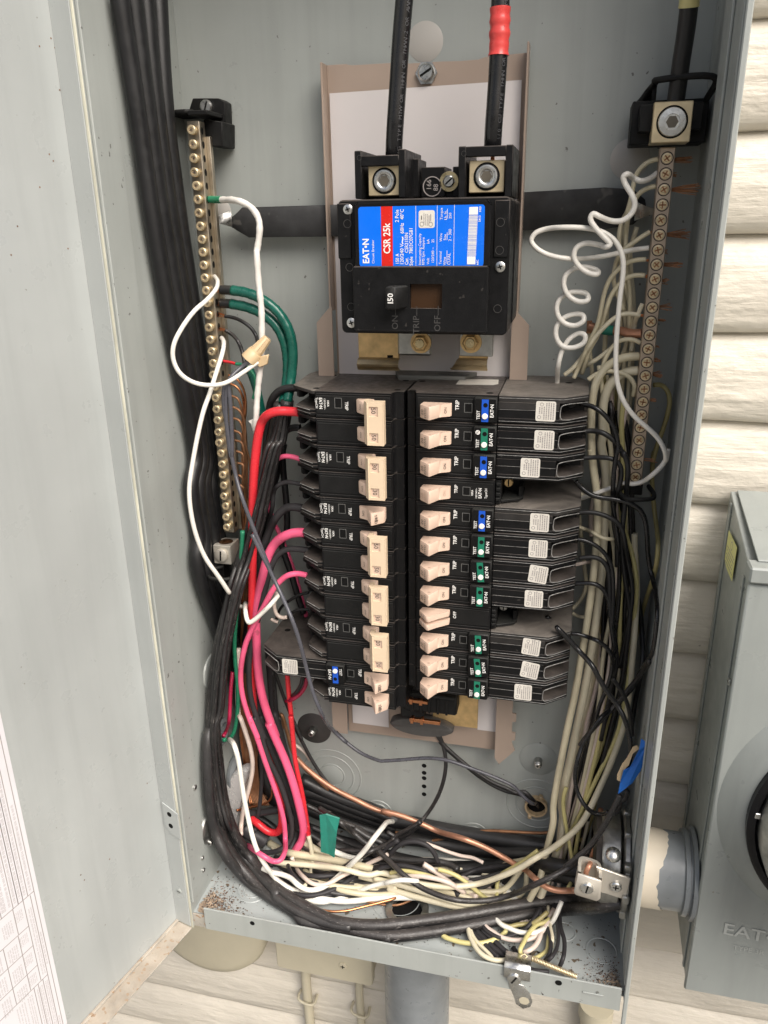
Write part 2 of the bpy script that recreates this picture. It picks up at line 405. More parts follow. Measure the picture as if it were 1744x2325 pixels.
# screws on the left rail
for y, z, r in ((-99.3, -282.7, 2.4), (-100.8, -355.6, 1.9), (-101.5, -368.3, 1.9)):
    slot_head(enc, 'screw', (-WX+2.2, y, z), VX, r, 1.5, 'zinc', 'cross')
# knockouts on the back, floor and left side
def knock(c, ax, rs, gap=0):
    bm = nb(); ax = Vector(ax)
    for i, r in enumerate(rs): lathe(bm, c, ax, [(r-.8, .03), (r-.35, .55), (r+.35, .55), (r+.8, .03)], 40)
    lathe(bm, c, ax, [(0, .25), (rs[0]-1.6, .25), (rs[0]-1.2, .02)], 40)
    return obj('knockout', bm, 'steel' if abs(ax.z) < .5 else 'steel_floor', enc, 40)
for x, z, rs in ((-.6, -381, (9, 13)), (47, -377, (9, 13)), (-43.7, -368, (9, 13)), (-88, -333, (12, 21, 28)), (101.2, -332, (18, 26))):
    knock((x, -.02, z), (0, -1, 0), rs)
for x, y, rs in ((-136.8, -88, (8, 13)), (160.6, -84, (12,)), (131, -72, (9,)), (-8, -70, (17, 24)), (40, -60, (12,)), (-90, -55, (12, 17)), (-149, -40, (10,))):
    knock((x, y, FZ), (0, 0, 1), rs)
for i, z in enumerate((-307.8, -315.6, -321.5, -330.6, -339.5)):
    bm = nb(); lathe(bm, (-.05, -.02, z), (0, -1, 0), [(0, .06), (2.0, .06), (2.2, .0)], 16); obj('vent_hole', bm, 'hole', enc)
for (z, u, v, r) in (('B', 1010, 262, 12), ('C', 792, 1000, 12.5), ('A', 1390, 1320, 7.5)):
    p = at(z, u, v, 0); bm = nb(); lathe(bm, (p.x, -.02, p.z), (0, -1, 0), [(0, .25), (r-.4, .25), (r, 0)], 40); obj('round_plug', bm, 'plug', enc, 40, label='pale round plug in the back panel')
# rubber mounting washers with screws
for x, z in ((-103.4, -283), (100.6, -284)):
    bm = nb(); lathe(bm, (x, -.05, z), (0, -1, 0), [(0, 1.6), (5.5, 1.6), (7, 1.0), (15, .9), (16.2, .1)], 40); obj('mounting_washer', bm, 'rubber' if x < 0 else 'steel', enc, 40)
    bm = nb(); cyl(bm, (x, -1, z), (x, -9, z), 3.6, 3.4, 20, bev=.8); obj('mounting_bolt', bm, 'zinc_dull', enc, 40)
    slot_head(enc, 'screw', (x, -9, z), (0, -1, 0), 2.6, 1.4, 'zinc', 'cross')
# side knockout plugs on the left wall (grey rounds)
def sidering(y, z, prof, m_='steel', nm='side_knockout', lb=None):
    bm = nb(); lathe(bm, (-WX, y, z), (1, 0, 0), prof, 36); return obj(nm, bm, m_, enc, 40, label=lb)
p = atx('L', 265, 1075, -WX); sidering(p.y, p.z, [(0, 2), (13, 2), (15, 1.2), (15.6, 0)], 'steel', lb='grey round plug in the left wall')
# ---------------------------------------------------------------- door
b_ = math.radians(76); DD = Vector((-math.cos(b_), -math.sin(b_), 0)); DN = Vector((-math.sin(b_), math.cos(b_), 0)); DP = Vector((-WX, FY-.6, 0))
def dpt(s, n, z): return DP+DD*s+DN*n+Vector((0, 0, z))
def slab(bm, s0, s1, n0, n1, z0, z1, bv=0):
    return prism(bm, [dpt(s0, n0, z0), dpt(s1, n0, z0), dpt(s1, n1, z0), dpt(s0, n1, z0)], (0, 0, z1-z0), bv)
door = None
bm = nb(); slab(bm, -1, 345, 17, 18.2, -410, TZ, .2); door = obj('door', bm, 'steel_door', enc)
def dobj(name, bm, m_, smooth=None, label=None, kind=None): return obj(name, bm, m_, door, smooth, kind, label)
bm = nb(); slab(bm, .4, 1.6, 1.5, 17, -408, TZ, .2); dobj('hinge_flange', bm, 'steel_door')
bm = nb(); slab(bm, 1.5, 345, .5, 17, -410, -408.8, .2); dobj('bottom_flange', bm, 'flange_dirt')
bm = nb(); slab(bm, 1.5, 345, 14.5, 16.98, -408.9, -406.5, .4); dobj('bottom_fold', bm, 'flange_dirt')
bm = nb(); cyl(bm, dpt(-1.1, 16.4, -408), dpt(-1.1, 16.4, TZ), 1.6, n=12); dobj('flange_fold', bm, 'steel_door', 60)
bm = nb()
prism(bm, [dpt(1.7, 14, -281), dpt(1.7, 14, -303), dpt(1.7, 9, -310), dpt(1.7, -1.5, -313), dpt(1.7, -1.5, -287)], DD*1.1, .2)
dobj('hinge_leaf', bm, 'steel_door')
for z in (-290.5, -302):
    bm = nb(); c = dpt(2.82, 7.5, z); lathe(bm, c, DD, [(0, .04), (2.1, .04), (2.3, 0)], 18); dobj('hinge_hole', bm, 'hole')
slot_head(door, 'screw', dpt(1.6, 9, -372), DD, 2.4, 1.0, 'steel', 'line')
# directory label on the door
lab = nb(); pl = [(s, z) for s, z in rrect(118.2, 270, -398, 60, 6)]
prism(lab, [dpt(s, 16.9, z) for s, z in pl], DN*-.25); labo = dobj('directory_label', lab, 'door_label', 30)
lp = nb(); tx = nb(); N2 = -DN
def dline(s0, z0, s1, z1, w_=.28):
    a, b = dpt(s0, 16.6, z0), dpt(s1, 16.6, z1); t = (b-a).normalized(); q = t.cross(DN)*w_
    prism(lp, [a-q, b-q, b+q, a+q], N2*.03)
def words(s, z0, z1, h, dens=1.0, dark=False):
    z = z0; r_ = random.Random(int(s*97+z0))
    while z > z1:
        l = r_.uniform(1.2, 4.2); ss = h*.5; zz = z
        while zz > max(z-l, z1):                              # letters as small upright strokes
            ww = r_.uniform(.28, .55); a = dpt(s-ss*r_.uniform(.75, 1), 16.62, zz); b = dpt(s+ss*r_.uniform(.75, 1), 16.62, zz)
            q = Vector((0, 0, -ww*.5)); prism(tx, [a, b, b+q, a+q], N2*.02); zz -= ww+.32
        z -= l+.9
dline(121.6, 55, 121.6, -395); dline(124.8, -266, 124.8, -395); dline(130.4, -170, 130.4, -337.5); dline(139, -288, 139, -337.5); dline(150.5, -288, 150.5, -337.5); dline(134, -170, 134, -265)
for s in (126.5, 130.4, 134, 138, 147): dline(s, 55, s, -265)
for z in (-265, -338): dline(121.6 if z > -300 else 124.8, z, 262, z)
for z in (-287.5, -305, -323): dline(130.4, z, 262, z)
dline(138.5, -265, 138.5, -287); dline(166, -288, 166, -337)
for s in (129, 133, 136.5): dline(s, -338, s, -395)
for s in (124.0, 128.5, 132.2, 136, 140, 143.5, 145.2): words(s, -60 if s > 125 else -262+70, -262, 1.9)
for s in (150, 153.5, 157, 160.5, 164): words(s, -60, -262, 2.4)
for s in (126.3, 128.0): words(s, -275, -335, 1.1)
for zc in (-270, -291, -309, -327):
    for i in range(5): words(133+i*1.3, zc, zc-8, .9); words(141.5+i*1.6, zc-2, zc-13, 1.1)
    for i in range(4): words(154+i*1.8, zc, zc-13, 1.2)
for s in (126, 127.4, 130.5, 132, 134.4, 139, 140.6, 142.2, 145, 147, 149, 151): words(s, -342, -394, 1.0)
words(123.3, -300, -330, 1.3); words(123.3, -380, -393, 1.2)
obj('ruled_lines', lp, 'print_grey', door); obj('small_print', tx, 'print_grey', door, kind='stuff')
# little chips on the door
bm = nb()
for u, v in ((760, 1070), (585, 1215), (560, 1180), (1020, 545)):
    r = ray('S', u, v); Q = dpt(0, 16.95, 0); p = CP+r*(((Q-CP).dot(DN))/r.dot(DN)); lathe(bm, p, -DN, [(0, .05), (.55, .05), (.6, 0)], 8)
for u, v in ((320, 240), (345, 300), (310, 968), (375, 565), (250, 1175), (110, 1420), (70, 1600), (427, 1560), (248, 290), (335, 1010)):
    r = ray('A', u, v); Q = dpt(0, 16.95, 0); p = CP+r*(((Q-CP).dot(DN))/r.dot(DN)); lathe(bm, p, -DN, [(0, .05), (.5, .05), (.55, 0)], 8)
dobj('paint_chips', bm, 'debris', kind='stuff')
# ================================================================ mounting pan
pan = thing('mounting_pan', 'tan painted mounting pan on the box back with a grey paper sheet', 'mounting bracket', (0, -5, -270))
bm = nb(); xl, xr, zt = -65.4, 67.2, 253.8
prism(bm, pxz([(xl, -255), (xr, -255), (xr, zt), (40, zt-1), (36, zt-2.4), (24, zt-2.4), (12, zt-2), (-10, zt-2.2), (-14, zt-1), (-48, zt-1.2), (-52, zt), (xl, zt)], -10), (0, 1.4, 0), .2)
obj('pan', bm, 'tan', pan)
for s, x in ((-1, xl), (1, xr)):
    bm = nb(); box(bm, min(x, x+s*1.3), max(x, x+s*1.3), -21, -8.7, 95, 254 if s < 0 else 258, .3); obj('side_flange', bm, 'tan', pan)
bm = nb(); prism(bm, pxz([(-63.5, -60), (64.5, -60), (64, 238.5), (-63.8, 236.8)], -11.2), (0, .35, 0)); obj('paper_sheet', bm, 'paper', pan)
for s in (-1, 1):
    x0, x1 = s*64.5, s*78
    pts = [(x0, 98), (s*66.5, 97.5), (x1-s*1.5, 87), (x1, -222)]
    if s > 0: pts += [(77.5, -222), (77.5, -226), (81, -226), (81, -234), (77.8, -234), (77.8, -244.5), (81, -244.5), (81, -252.3), (78.2, -252.3), (78.2, -255), (81.3, -262), (77.1, -267.3), (68.6, -278)]
    else: pts += [(x1, -262), (x0-8, -268)]
    pts += [(x0, -268 if s < 0 else -272)]
    bm = nb(); prism(bm, pxz(pts, -22), (0, 1.3, 0), .15); obj('side_rail', bm, 'tan', pan)
bm = nb(); box(bm, -66, 66, -13, -11.4, -271, -240, .3); box(bm, -66, 66, -11.3, -4, -271.5, -270.2); obj('cross_bar', bm, 'tan', pan)
p = at('B', 1018, 458, -12)
slot_head(pan, 'screw', (p.x, -11, p.z), (0, -1, 0), 5.4, 4.2, 'zinc', 'line', 30, 7.2)
# horizontal black straps to the neutral bars
for nm, pts, lb in (('l', [(-142, 159), (-137, 162), (-131.5, 166.5), (-60, 167), (-60, 146), (-128, 146), (-137, 151), (-142, 154)], 'black insulated strap reaching left to the ground bar'),
                    ('r', [(60, 172), (120, 174), (138, 172.5), (146, 166), (147.5, 159), (140, 151), (120, 148), (60, 148.5)], 'black insulated strap reaching right to the neutral bar')):
    bm = nb(); prism(bm, pxz(pts, -9.5 if nm == 'r' else -14), (0, 2, 0), .25)
    st = thing('bus_strap', lb, 'strap', (pts[0][0], -10, 150)); obj('insulation', bm, 'strap', st, 50)
    bm = nb(); s = -1 if nm == 'l' else 1; x = s*143
    y = -12
    prism(bm, [(x-s*3, y-2, 153), (x-s*3, y-2, 165), (x+s*4, y-8, 161.5), (x+s*7.5, y-14, 160.5), (x+s*7.5, y-14, 156.5), (x+s*4, y-8, 156)], (0, 1.4, 0), .3)
    obj('crimped_braid', bm, 'zinc', st, 60)
# ================================================================ meter box
mb = thing('meter_box', 'grey steel meter socket box at the right edge with a round glass meter', 'electrical meter', (320, 0, -400))
XM, YM = 224, -98
bm = nb(); prism(bm, [Vector((XM, 0, -396)), Vector((XM, YM+2, -402)), Vector((XM, YM+2, -54)), Vector((XM, 0, -31))], (215, 0, 0), .5); obj('body', bm, 'steel_meter', mb)
bm = nb(); prism(bm, [Vector((XM-1.5, YM, -405)), Vector((XM-1.5, YM, -60)), Vector((XM-1.5, YM+4, -60)), Vector((XM-1.5, YM+4, -405))], (218, 0, 0), 1.2); obj('cover', bm, 'steel_meter', mb, 40)
bm = nb(); box(bm, XM-2, XM+216, YM-2.5, YM+12, -58, -47.5, 1.2); obj('top_lip', bm, 'steel_meter', mb)
bm = nb(); prism(bm, [Vector((XM+4, -2, -30.4)), Vector((XM+4, YM+8, -47.4)), Vector((XM+216, YM+8, -47.4)), Vector((XM+216, -2, -30.4))], (0, 0, 1.2), .3); obj('top_cover', bm, 'steel_meter', mb)
bm = nb(); box(bm, XM-1.2, XM-.1, YM+16, YM+20, -400, -62, .3); box(bm, XM-1.2, XM-.1, -14, -10, -400, -36, .3); obj('side_seam', bm, 'steel_meter', mb)
slot_head(mb, 'rivet', (XM-.5, YM+12, -137), (-1, 0, 0), 2.8, 1.2, 'zinc', 'line')
bm = nb(); prism(bm, [Vector((XM-1.5, -21.5, -53)), Vector((XM-1.5, -54, -53)), Vector((XM-1.5, -53.5, -78)), Vector((XM-1.5, -30, -78)), Vector((XM-1.5, -21.5, -75))], (-.2, 0, 0)); stk = obj('yellow_sticker', bm, 'yellow_sticker', mb)
bm = nb()
for i in range(5):
    z = -63-i*2.8
    for j in range(9):
        if random.random() < .85: y = -25-j*3.0; prism(bm, [Vector((XM-1.72, y, z)), Vector((XM-1.72, y-random.uniform(1.6, 2.6), z)), Vector((XM-1.72, y-2, z-1)), Vector((XM-1.72, y, z-1))], (-.02, 0, 0))
lathe(bm, (XM-1.72, -38, -58.5), (-1, 0, 0), [(2.6, 0), (2.6, .03), (3.2, .03), (3.2, 0)], 20)
obj('sticker_print', bm, 'print_grey', mb)
C0 = Vector((327, YM, -224))
bm = nb(); lathe(bm, C0, (0, -1, 0), [(102, 0), (99, 2.5), (92, 7), (87, 12), (84, 12)], 96); obj('raised_dish', bm, 'steel_meter', mb, 60)
bm = nb(); lathe(bm, C0, (0, -1, 0), [(86, 11), (86, 17), (84, 18.5), (81, 18.5), (79, 15), (79, 11)], 96); obj('sealing_ring', bm, 'black_gloss', mb, 50)
bm = nb(); lathe(bm, C0, (0, -1, 0), [(79, 12), (78.5, 30), (76, 34), (74, 34), (74, 12)], 96); obj('inner_ring', bm, 'zinc_dull', mb, 50)
bm = nb(); lathe(bm, C0, (0, -1, 0), [(74, 20), (73, 60), (66, 72), (50, 78), (0, 80)], 64); obj('glass_dome', bm, 'glass', mb, 60)
bm = nb(); lathe(bm, C0, (0, -1, 0), [(0, 14), (73, 14), (73, 12)], 48); obj('meter_face', bm, 'black_matte', mb)
bm = nb(); box(bm, 244.6, 248, YM-19.4, YM-16, -220, -215.6, .4); obj('ring_tab', bm, 'zinc', mb)
bm = nb(); text(bm, 'EAT•N', 15, (266, YM-.6, -338.5), (1, 0, -.05), VZ, .012, 1.1); text(bm, 'TYPE 3R', 6, (262, YM-.6, -353.5), (1, 0, -.03), VZ, 0)
obj('embossed_lettering', bm, 'emboss_grey', mb)
# conduit between the boxes
KY, KZ = -64, -322
cn = thing('conduit_fitting', 'short grey plastic conduit with a patch of cream paint joining the two boxes', 'conduit', (200, KY, KZ-30))
bm = nb(); pth = [Vector((WX+1.7, KY, KZ-1)), Vector((200, KY, KZ-.5)), Vector((XM-1, KY, KZ))]
tube(bm, crom(pth, 5), 29, 40); obj('pipe', bm, 'pvc', cn, 50)
bm = nb(); lathe(bm, (XM-1, KY, KZ), (-1, 0, 0), [(29.1, 9), (31.5, 8.6), (32, 5.5), (30.5, 5), (30.5, 3.6), (34, 3.2), (34.6, .5), (34, 0)], 48); obj('hub_rings', bm, 'pvc', cn, 40)
# the paint patch wraps the left part with an uneven edge
bm = nb(); n = 48; rowsv = []
rp = random.Random(3)
for i in range(n+1):
    a = math.radians(-110+290*i/n); xe = 198.5+4*math.sin(i*.23)+rp.uniform(-1.1, 1.1)-(12 if i > 40 else 0)-max(0, 8-i)*1.0
    row = []
    for j in range(6):
        x = WX+1.9+(xe-WX-1.9)*j/5
        # follow the pipe's centre line
        cy = KY; cz = KZ-.8
        row.append(bm.verts.new((x, cy-29.5*math.cos(a), cz+29.5*math.sin(a))))
    rowsv.append(row)
for a, b in zip(rowsv, rowsv[1:]):
    for j in range(5): bm.faces.new((a[j], a[j+1], b[j+1], b[j]))
obj('paint_patch', bm, 'cream_paint', cn, 60)
# bushing and locknut inside the right wall
bu = thing('grounding_bushing', 'cast metal conduit bushing inside the right wall with a screw on top', 'conduit bushing', (165, KY, KZ-34))
BY, BZ = KY-7, KZ+8
bm = nb(); lathe(bm, (WX-4, BY, BZ), (-1, 0, 0), [(24, 0), (36, 0), (38, 1), (38, 4), (36, 5), (24, 5)], 48)
for k in range(10):
    a = k*math.pi/5; c = Vector((WX-6.5, BY+37*math.cos(a), BZ+37*math.sin(a))); box(bm, c.x-2.5, c.x+2.5, c.y-3.5, c.y+3.5, c.z-3.5, c.z+3.5, .8)
obj('locknut', bm, 'zinc_dull', bu, 40)
bm = nb(); lathe(bm, (WX-10.5, BY, BZ), (-1, 0, 0), [(22, 0), (33, 0), (34.5, 1), (34.5, 12), (33, 14), (22, 14), (22, 0)], 48); obj('bushing_body', bm, 'zinc_dull', bu, 40)
bm = nb(); lathe(bm, (WX-24.6, BY, BZ), (-1, 0, 0), [(20, 0), (32, 0), (31, 4), (24, 6), (20, 6)], 48); obj('insulating_throat', bm, 'black', bu, 40)
bm = nb(); lathe(bm, (WX-17.5, BY-26, BZ+25), (0, -.55, .83), [(2.2, 0), (2.2, 6), (5.2, 6), (5.6, 8), (4.4, 10.4), (2.2, 11.2), (0, 11.4)], 24); obj('clamp_screw', bm, 'zinc', bu, 50)
# lay-in lug
lg = thing('lay_in_lug', 'pale metal lug with a slotted screw holding the bare copper wire', 'wire lug', (145, -100, -325))
def fp(u, v, Y): return at('f', u, v, Y)
bm = nb(); a = [fp(110, 1190, -116), fp(590, 1340, -116), fp(560, 1700, -116), fp(490, 1752, -116), fp(60, 1620, -116), fp(25, 1560, -116)]
prism(bm, a, (0, 2.2, 0), .6); obj('front_plate', bm, 'alu', lg, 50)
bm = nb(); c0, c1 = fp(110, 1190, -116), fp(590, 1340, -116); ctr = (c0+c1)/2+Vector((0, 8, 0)); rx = (c1-c0).length/2
for sgn, rr in ((1, rx), ):
    outer = []; inner = []
    for i in range(19):
        t = math.pi*i/18; ex = (c1-c0).normalized()
        pw = lambda q: math.copysign(abs(q)**.6, q)
        outer.append(ctr+ex*(rr*pw(math.cos(t)))+Vector((0, 9*pw(math.sin(t)), 0))); inner.append(ctr+ex*((rr-2.2)*pw(math.cos(t)))+Vector((0, 6.8*pw(math.sin(t)), 0)))
    outer = [c1+Vector((0, .5, 0))]+outer+[c0+Vector((0, .5, 0))]; ex = (c1-c0).normalized()
    inner = [c1-ex*2.2+Vector((0, .5, 0))]+inner+[c0+ex*2.2+Vector((0, .5, 0))]
    n = len(outer); dz = Vector((-1.2, 0, -17))
    for h0, h1 in ((outer, inner),):
        vo = [bm.verts.new(p+Vector((0, 0, 2.2))) for p in h0]; vi = [bm.verts.new(p+Vector((0, 0, 2.2))) for p in h1]
        wo = [bm.verts.new(p+dz) for p in h0]; wi = [bm.verts.new(p+dz) for p in h1]
        for i in range(n-1):
            bm.faces.new((vo[i], vo[i+1], vi[i+1], vi[i])); bm.faces.new((vo[i], wo[i], wo[i+1], vo[i+1])); bm.faces.new((vi[i], vi[i+1], wi[i+1], wi[i])); bm.faces.new((wo[i], wi[i], wi[i+1], wo[i+1]))
obj('wire_saddle', bm, 'alu', lg, 50)
bm = nb(); a = [fp(470, 1040, -109), fp(1170, 1290, -109), fp(1070, 1720, -109), fp(560, 1560, -109)]; prism(bm, a, (0, 2, 0), .5); obj('tongue', bm, 'alu', lg)
p = fp(290, 1480, -117); slot_head(lg, 'screw', (p.x, -116, p.z), (0, -1, 0), 4.7, 2.2, 'zinc', 'line', 80)
p = fp(870, 1450, -110); slot_head(lg, 'screw', (p.x, -109, p.z), (0, -1, 0), 4.3, 2.2, 'zinc', 'cross')
# ================================================================ below the box
cp = thing('conduit_pipe', 'grey plastic conduit dropping from the underside of the breaker panel', 'conduit', (5, -60, -1300))
bm = nb(); cyl(bm, (5.5, -62, -1299), (5.5, -62, -398), 29.5, n=48); obj('pipe', bm, 'pvc', cp, 50)
bm = nb(); lathe(bm, (5.5, -62, -398), (0, 0, -1), [(29.6, 0), (34, 0), (34, 16), (29.6, 18)], 48); obj('hub', bm, 'pvc', cp, 50)
bpj = thing('junction_box', 'cream painted plastic junction box on the siding under the panel', 'junction box', (-92, -12, -600))
X0, X1, Z0, Z1 = -143, -43.5, -548, -490
bm = nb(); prism(bm, [Vector((x, -38, z)) for x, z in rrect(X0, X1, Z0, Z1, 4)], (0, 9, 0), .9); obj('lid', bm, 'painted', bpj, 40)
bm = nb(); prism(bm, [Vector((x, -29, z)) for x, z in rrect(X0+1.5, X1-1.5, Z0+1.5, Z1-1.5, 4)], (0, 32, 0)); obj('body', bm, 'painted', bpj, 40)
slot_head(bpj, 'lid_screw', ((X0+X1)/2+20, -38, Z0+20), (0, -1, 0), 4.2, 1.2, 'painted', 'cross')
rb = thing('round_cover_box', 'greenish cream painted round box half hidden behind the lower left corner of the panel', 'junction box', (-222, 0, -600))
bm = nb(); lathe(bm, (-224, 6, -528), (0, -1, 0), [(64, 0), (64, 26), (60, 32), (50, 36), (0, 38)], 64); obj('cover', bm, 'painted', rb, 60)
for i, (x, lb) in enumerate(((-127, 'cream painted cable stapled to the siding, left one below the junction box'), (-68, 'cream painted cable stapled to the siding, right one below the junction box'))):
    ct = thing('painted_cable', lb, 'cable', (x, -2, -1290), 'painted cables under the junction box')
    bm = nb(); pp = [Vector((x+6, -12, Z0+3)), Vector((x+3, -4, Z0-18)), Vector((x, -2.5, Z0-45)), Vector((x+1.5, -2.5, -700)), Vector((x-1, -2.5, -900)), Vector((x, -2.5, -1280))]
    tube(bm, crom(pp, 8), 5.2 if i == 0 else 4.2, 14); obj('sheath', bm, 'painted', ct, 60)
    zs = -628-i*2; bm = nb(); tube(bm, crom([Vector((x-9, 4, zs)), Vector((x-9, -6, zs+1)), Vector((x-6, -9, zs)), Vector((x+6, -9, zs-3)), Vector((x+9, -6, zs-3)), Vector((x+9, 4, zs-3))], 5), 1.5, 10); obj('staple', bm, 'painted', ct, 60)
pr = thing('painted_pipe', 'cream painted pipe on the siding under the lower right corner of the panel', 'pipe', (169, -10, -1290))
bm = nb(); cyl(bm, (169, -10, -1289), (169, -10, -548), 13.5, n=28); obj('pipe', bm, 'painted', pr, 50)
bm = nb(); lathe(bm, (169, -10, -555), (0, 0, 1), [(13.6, -6), (16, -5), (16, 10), (0, 12)], 28); obj('cap', bm, 'painted', pr, 50)
# ================================================================ clip, screw, tab and spring on the front lip
clp = thing('cover_latch', 'bent steel clip on the front lip with a ring tab hanging below', 'latch', (95, FY, -400))
bm = nb(); prof = [(FY-1.4, -394), (FY-1.6, -384.6), (FY+1, -383.2), (FY+13, -386.5), (FY+13.3, -385), (FY+1, -381.4), (FY-3.2, -383.5), (FY-3, -394)]
prism(bm, [Vector((86.5, y, z)) for y, z in prof], (20, 0, 0), .15)
obj('clip', bm, 'zinc', clp, 50)
bm = nb(); prism(bm, [Vector((x, FY-1.6, z)) for x, z in ((90, -398), (102, -401), (107, -408), (109.5, -416), (108, -422), (102.5, -425.5), (97, -422), (95.5, -416), (91, -404))], (0, 1.1, 0), .2)
obj('ring_tab', bm, 'zinc', clp, 50)
bm = nb(); lathe(bm, (103, FY-1.65, -416.5), (0, -1, 0), [(0, .08), (3.8, .08), (4, 0)], 20); obj('tab_hole', bm, 'painted', clp)
slot_head(clp, 'screw', (94.5, FY-1.8, -393.8), (0, -1, 0), 5.4, 2.6, 'zinc', 'line', 62)
sp = nb(); a, b = Vector((106.5, -112, -386)), Vector((141, -119.5, -387.5)); n = 420; path = []; u, v = frame(b-a)
for i in range(n+1): t = i/n; ph = t*2*math.pi*30; path.append(a.lerp(b, t)+(u*math.cos(ph)+v*math.sin(ph))*1.9)
path = [Vector((98, -113, -384.5)), Vector((101, -111.5, -383.5))]+path
tube(sp, path, .42, 5); solo('coil_spring', sp, 'brass_pale', 'thin coil spring lying on the floor of the box beside the bent clip', 'spring', smooth=60)
# debris
bm = nb(); bd = nb(); bp_ = nb(); rd = random.Random(11)
def crumb(b, x, y, z, s):
    q = [Vector((x+rd.uniform(-s, s), y+rd.uniform(-s, s), z+rd.uniform(0, s*.7))) for _ in range(4)]
    vs = [b.verts.new(p) for p in q]
    for f in ((0, 1, 2), (0, 2, 3), (0, 3, 1), (1, 3, 2)): b.faces.new([vs[i] for i in f])
for _ in range(1100):
    x, y = -WX+4+abs(rd.gauss(0, 15)), FY+4+abs(rd.gauss(0, 14)); crumb(bm if rd.random() < .75 else bd, x, y, FZ+.1, rd.uniform(.3, 1.25))
for _ in range(600):
    x, y = WX-4-abs(rd.gauss(0, 13)), FY+4+abs(rd.gauss(0, 13)); crumb(bm if rd.random() < .6 else bd, x, y, FZ+.1, rd.uniform(.3, 1.1))
for _ in range(900): crumb(bm if rd.random() < .3 else bd, rd.uniform(-WX+5, WX-5), rd.uniform(FY+5, -8), FZ+.1, rd.uniform(.3, .95))
for _ in range(260):
    x, y = -WX+3+abs(rd.gauss(0, 9)), FY+3+abs(rd.gauss(0, 9)); crumb(bp_, x, y, FZ+.4, rd.uniform(.5, 2.2))
for _ in range(160):
    x, y = WX-3-abs(rd.gauss(0, 8)), FY+3+abs(rd.gauss(0, 8)); crumb(bp_, x, y, FZ+.4, rd.uniform(.5, 2.0))
for _ in range(60): crumb(bd, rd.gauss(90, 22), rd.gauss(-95, 12), FZ+.1, rd.uniform(1, 2.2))
for b, m_, lb in ((bp_, 'debris_pale', 'pale dry leaf bits heaped in the front corners of the box floor'), (bm, 'debris', 'brown crumbs and dirt scattered over the floor of the box'), (bd, 'debris_dark', 'dark specks of grit scattered over the floor of the box')):
    o = obj('debris', b, m_); o['kind'] = 'stuff'; o['label'] = lb
# ================================================================ main breaker
mbk = thing('main_breaker', 'large black main circuit breaker with a blue and red label and 150 handle', 'circuit breaker', (15, -30, 88))
YB, YC, YL = -84, -90, -92.5           # base front, cover front, lower cover front
def rectpx(z, u0, v0, u1, v1, Y):
    a, b, c, d = at(z, u0, v0, Y), at(z, u1, v0, Y), at(z, u0, v1, Y), at(z, u1, v1, Y)
    return (a.x+c.x)/2, (b.x+d.x)/2, (c.z+d.z)/2, (a.z+b.z)/2       # x0 x1 z0 z1
X0, X1, Z0, Z1 = rectpx('E', 238, 165, 1512, 1190, YB)
bm = nb(); prism(bm, pxz(rrect(X0, X1, Z0, Z1, 3), YB), (0, 30, 0), .8); obj('case', bm, 'black', mbk, 40)
bm = nb(); prism(bm, pxz(rrect(X0+1, X1+.8, Z0+2.5, Z1-1, 3), YB+30), (0, 34, 0), .5); obj('case_back', bm, 'black', mbk, 40)
zs = at('E', 300, 622, YB).z
bm = nb(); box(bm, X0-.4, X0+8.2, YB-1.2, YB+.3, zs, Z1-2, .5); obj('upper_step', bm, 'black', mbk, 40)
bm = nb(); box(bm, X1-9.5, X1-.5, YB-1.2, YB+.3, zs+.3, Z1-2, .5); obj('upper_step', bm, 'black', mbk, 40)
cx0, cx1, cz0, cz1 = rectpx('E', 342, 185, 1372, 690, YC)
bm = nb(); prism(bm, pxz(rrect(cx0, cx1, cz0-2, cz1, 3), YC), (0, 8, 0), 1.0); obj('upper_cover', bm, 'black_gloss', mbk, 40)
lx0, lx1, lz0, lz1 = rectpx('E', 350, 690, 1342, 1165, YL)
SX0, SX1, SZ0, SZ1 = rectpx('E', 765, 812, 1008, 998, YL)
bm = nb()
for x0, x1, z0, z1 in ((lx0, SX0, lz0, lz1), (SX1, lx1, lz0, lz1), (SX0, SX1, SZ1, lz1), (SX0, SX1, lz0, SZ0)): box(bm, x0, x1, YL, YL+10, z0, z1)
obj('lower_cover', bm, 'black', mbk)
bm = nb()
for a, b in (((lx0, lz1), (lx1, lz1)), ((lx0, lz0), (lx1, lz0)), ((lx0, lz0), (lx0, lz1)), ((lx1, lz0), (lx1, lz1))): cyl(bm, (a[0], YL+1, a[1]), (b[0], YL+1, b[1]), 1.05, n=14)
obj('cover_edge', bm, 'black', mbk, 40)
bm = nb(); box(bm, SX0, SX1, YL+4, YL+5, SZ0, SZ1); obj('handle_slot', bm, 'brown_slot', mbk)
hx0, hx1, hz0, hz1 = rectpx('E', 595, 830, 770, 1000, YL-8)
bm = nb(); zc = (SZ0+SZ1)/2
prism(bm, [Vector((hx0, YL-10, z)) for z in ()] or [Vector((hx0, YL-1, hz0)), Vector((hx0-.2, YL-12.5, hz0)), Vector((hx0+6.2, YL-13.5, hz0)), Vector((hx0+12.5, YL+4, hz0))], (0, 0, hz1-hz0), .8)
hd = obj('handle', bm, 'black_matte', mbk, 40)
bm = nb(); text(bm, 'I50', 5.0, (hx0+3.4, YL-13.6, (hz0+hz1)/2), VZ, (-1, .16, 0), .02); obj('rating', bm, 'print_white', hd)
bm = nb()
for s, u, v in (('ON—', 655, 1066), ('TRIP—', 815, 1085), ('OFF—', 975, 1075)):
    p = at('E', u, v, YL-.1); text(bm, s, 5.6, p, VZ, (-1, 0, 0), .0)
obj('embossed_lettering', bm, 'emboss', mbk)
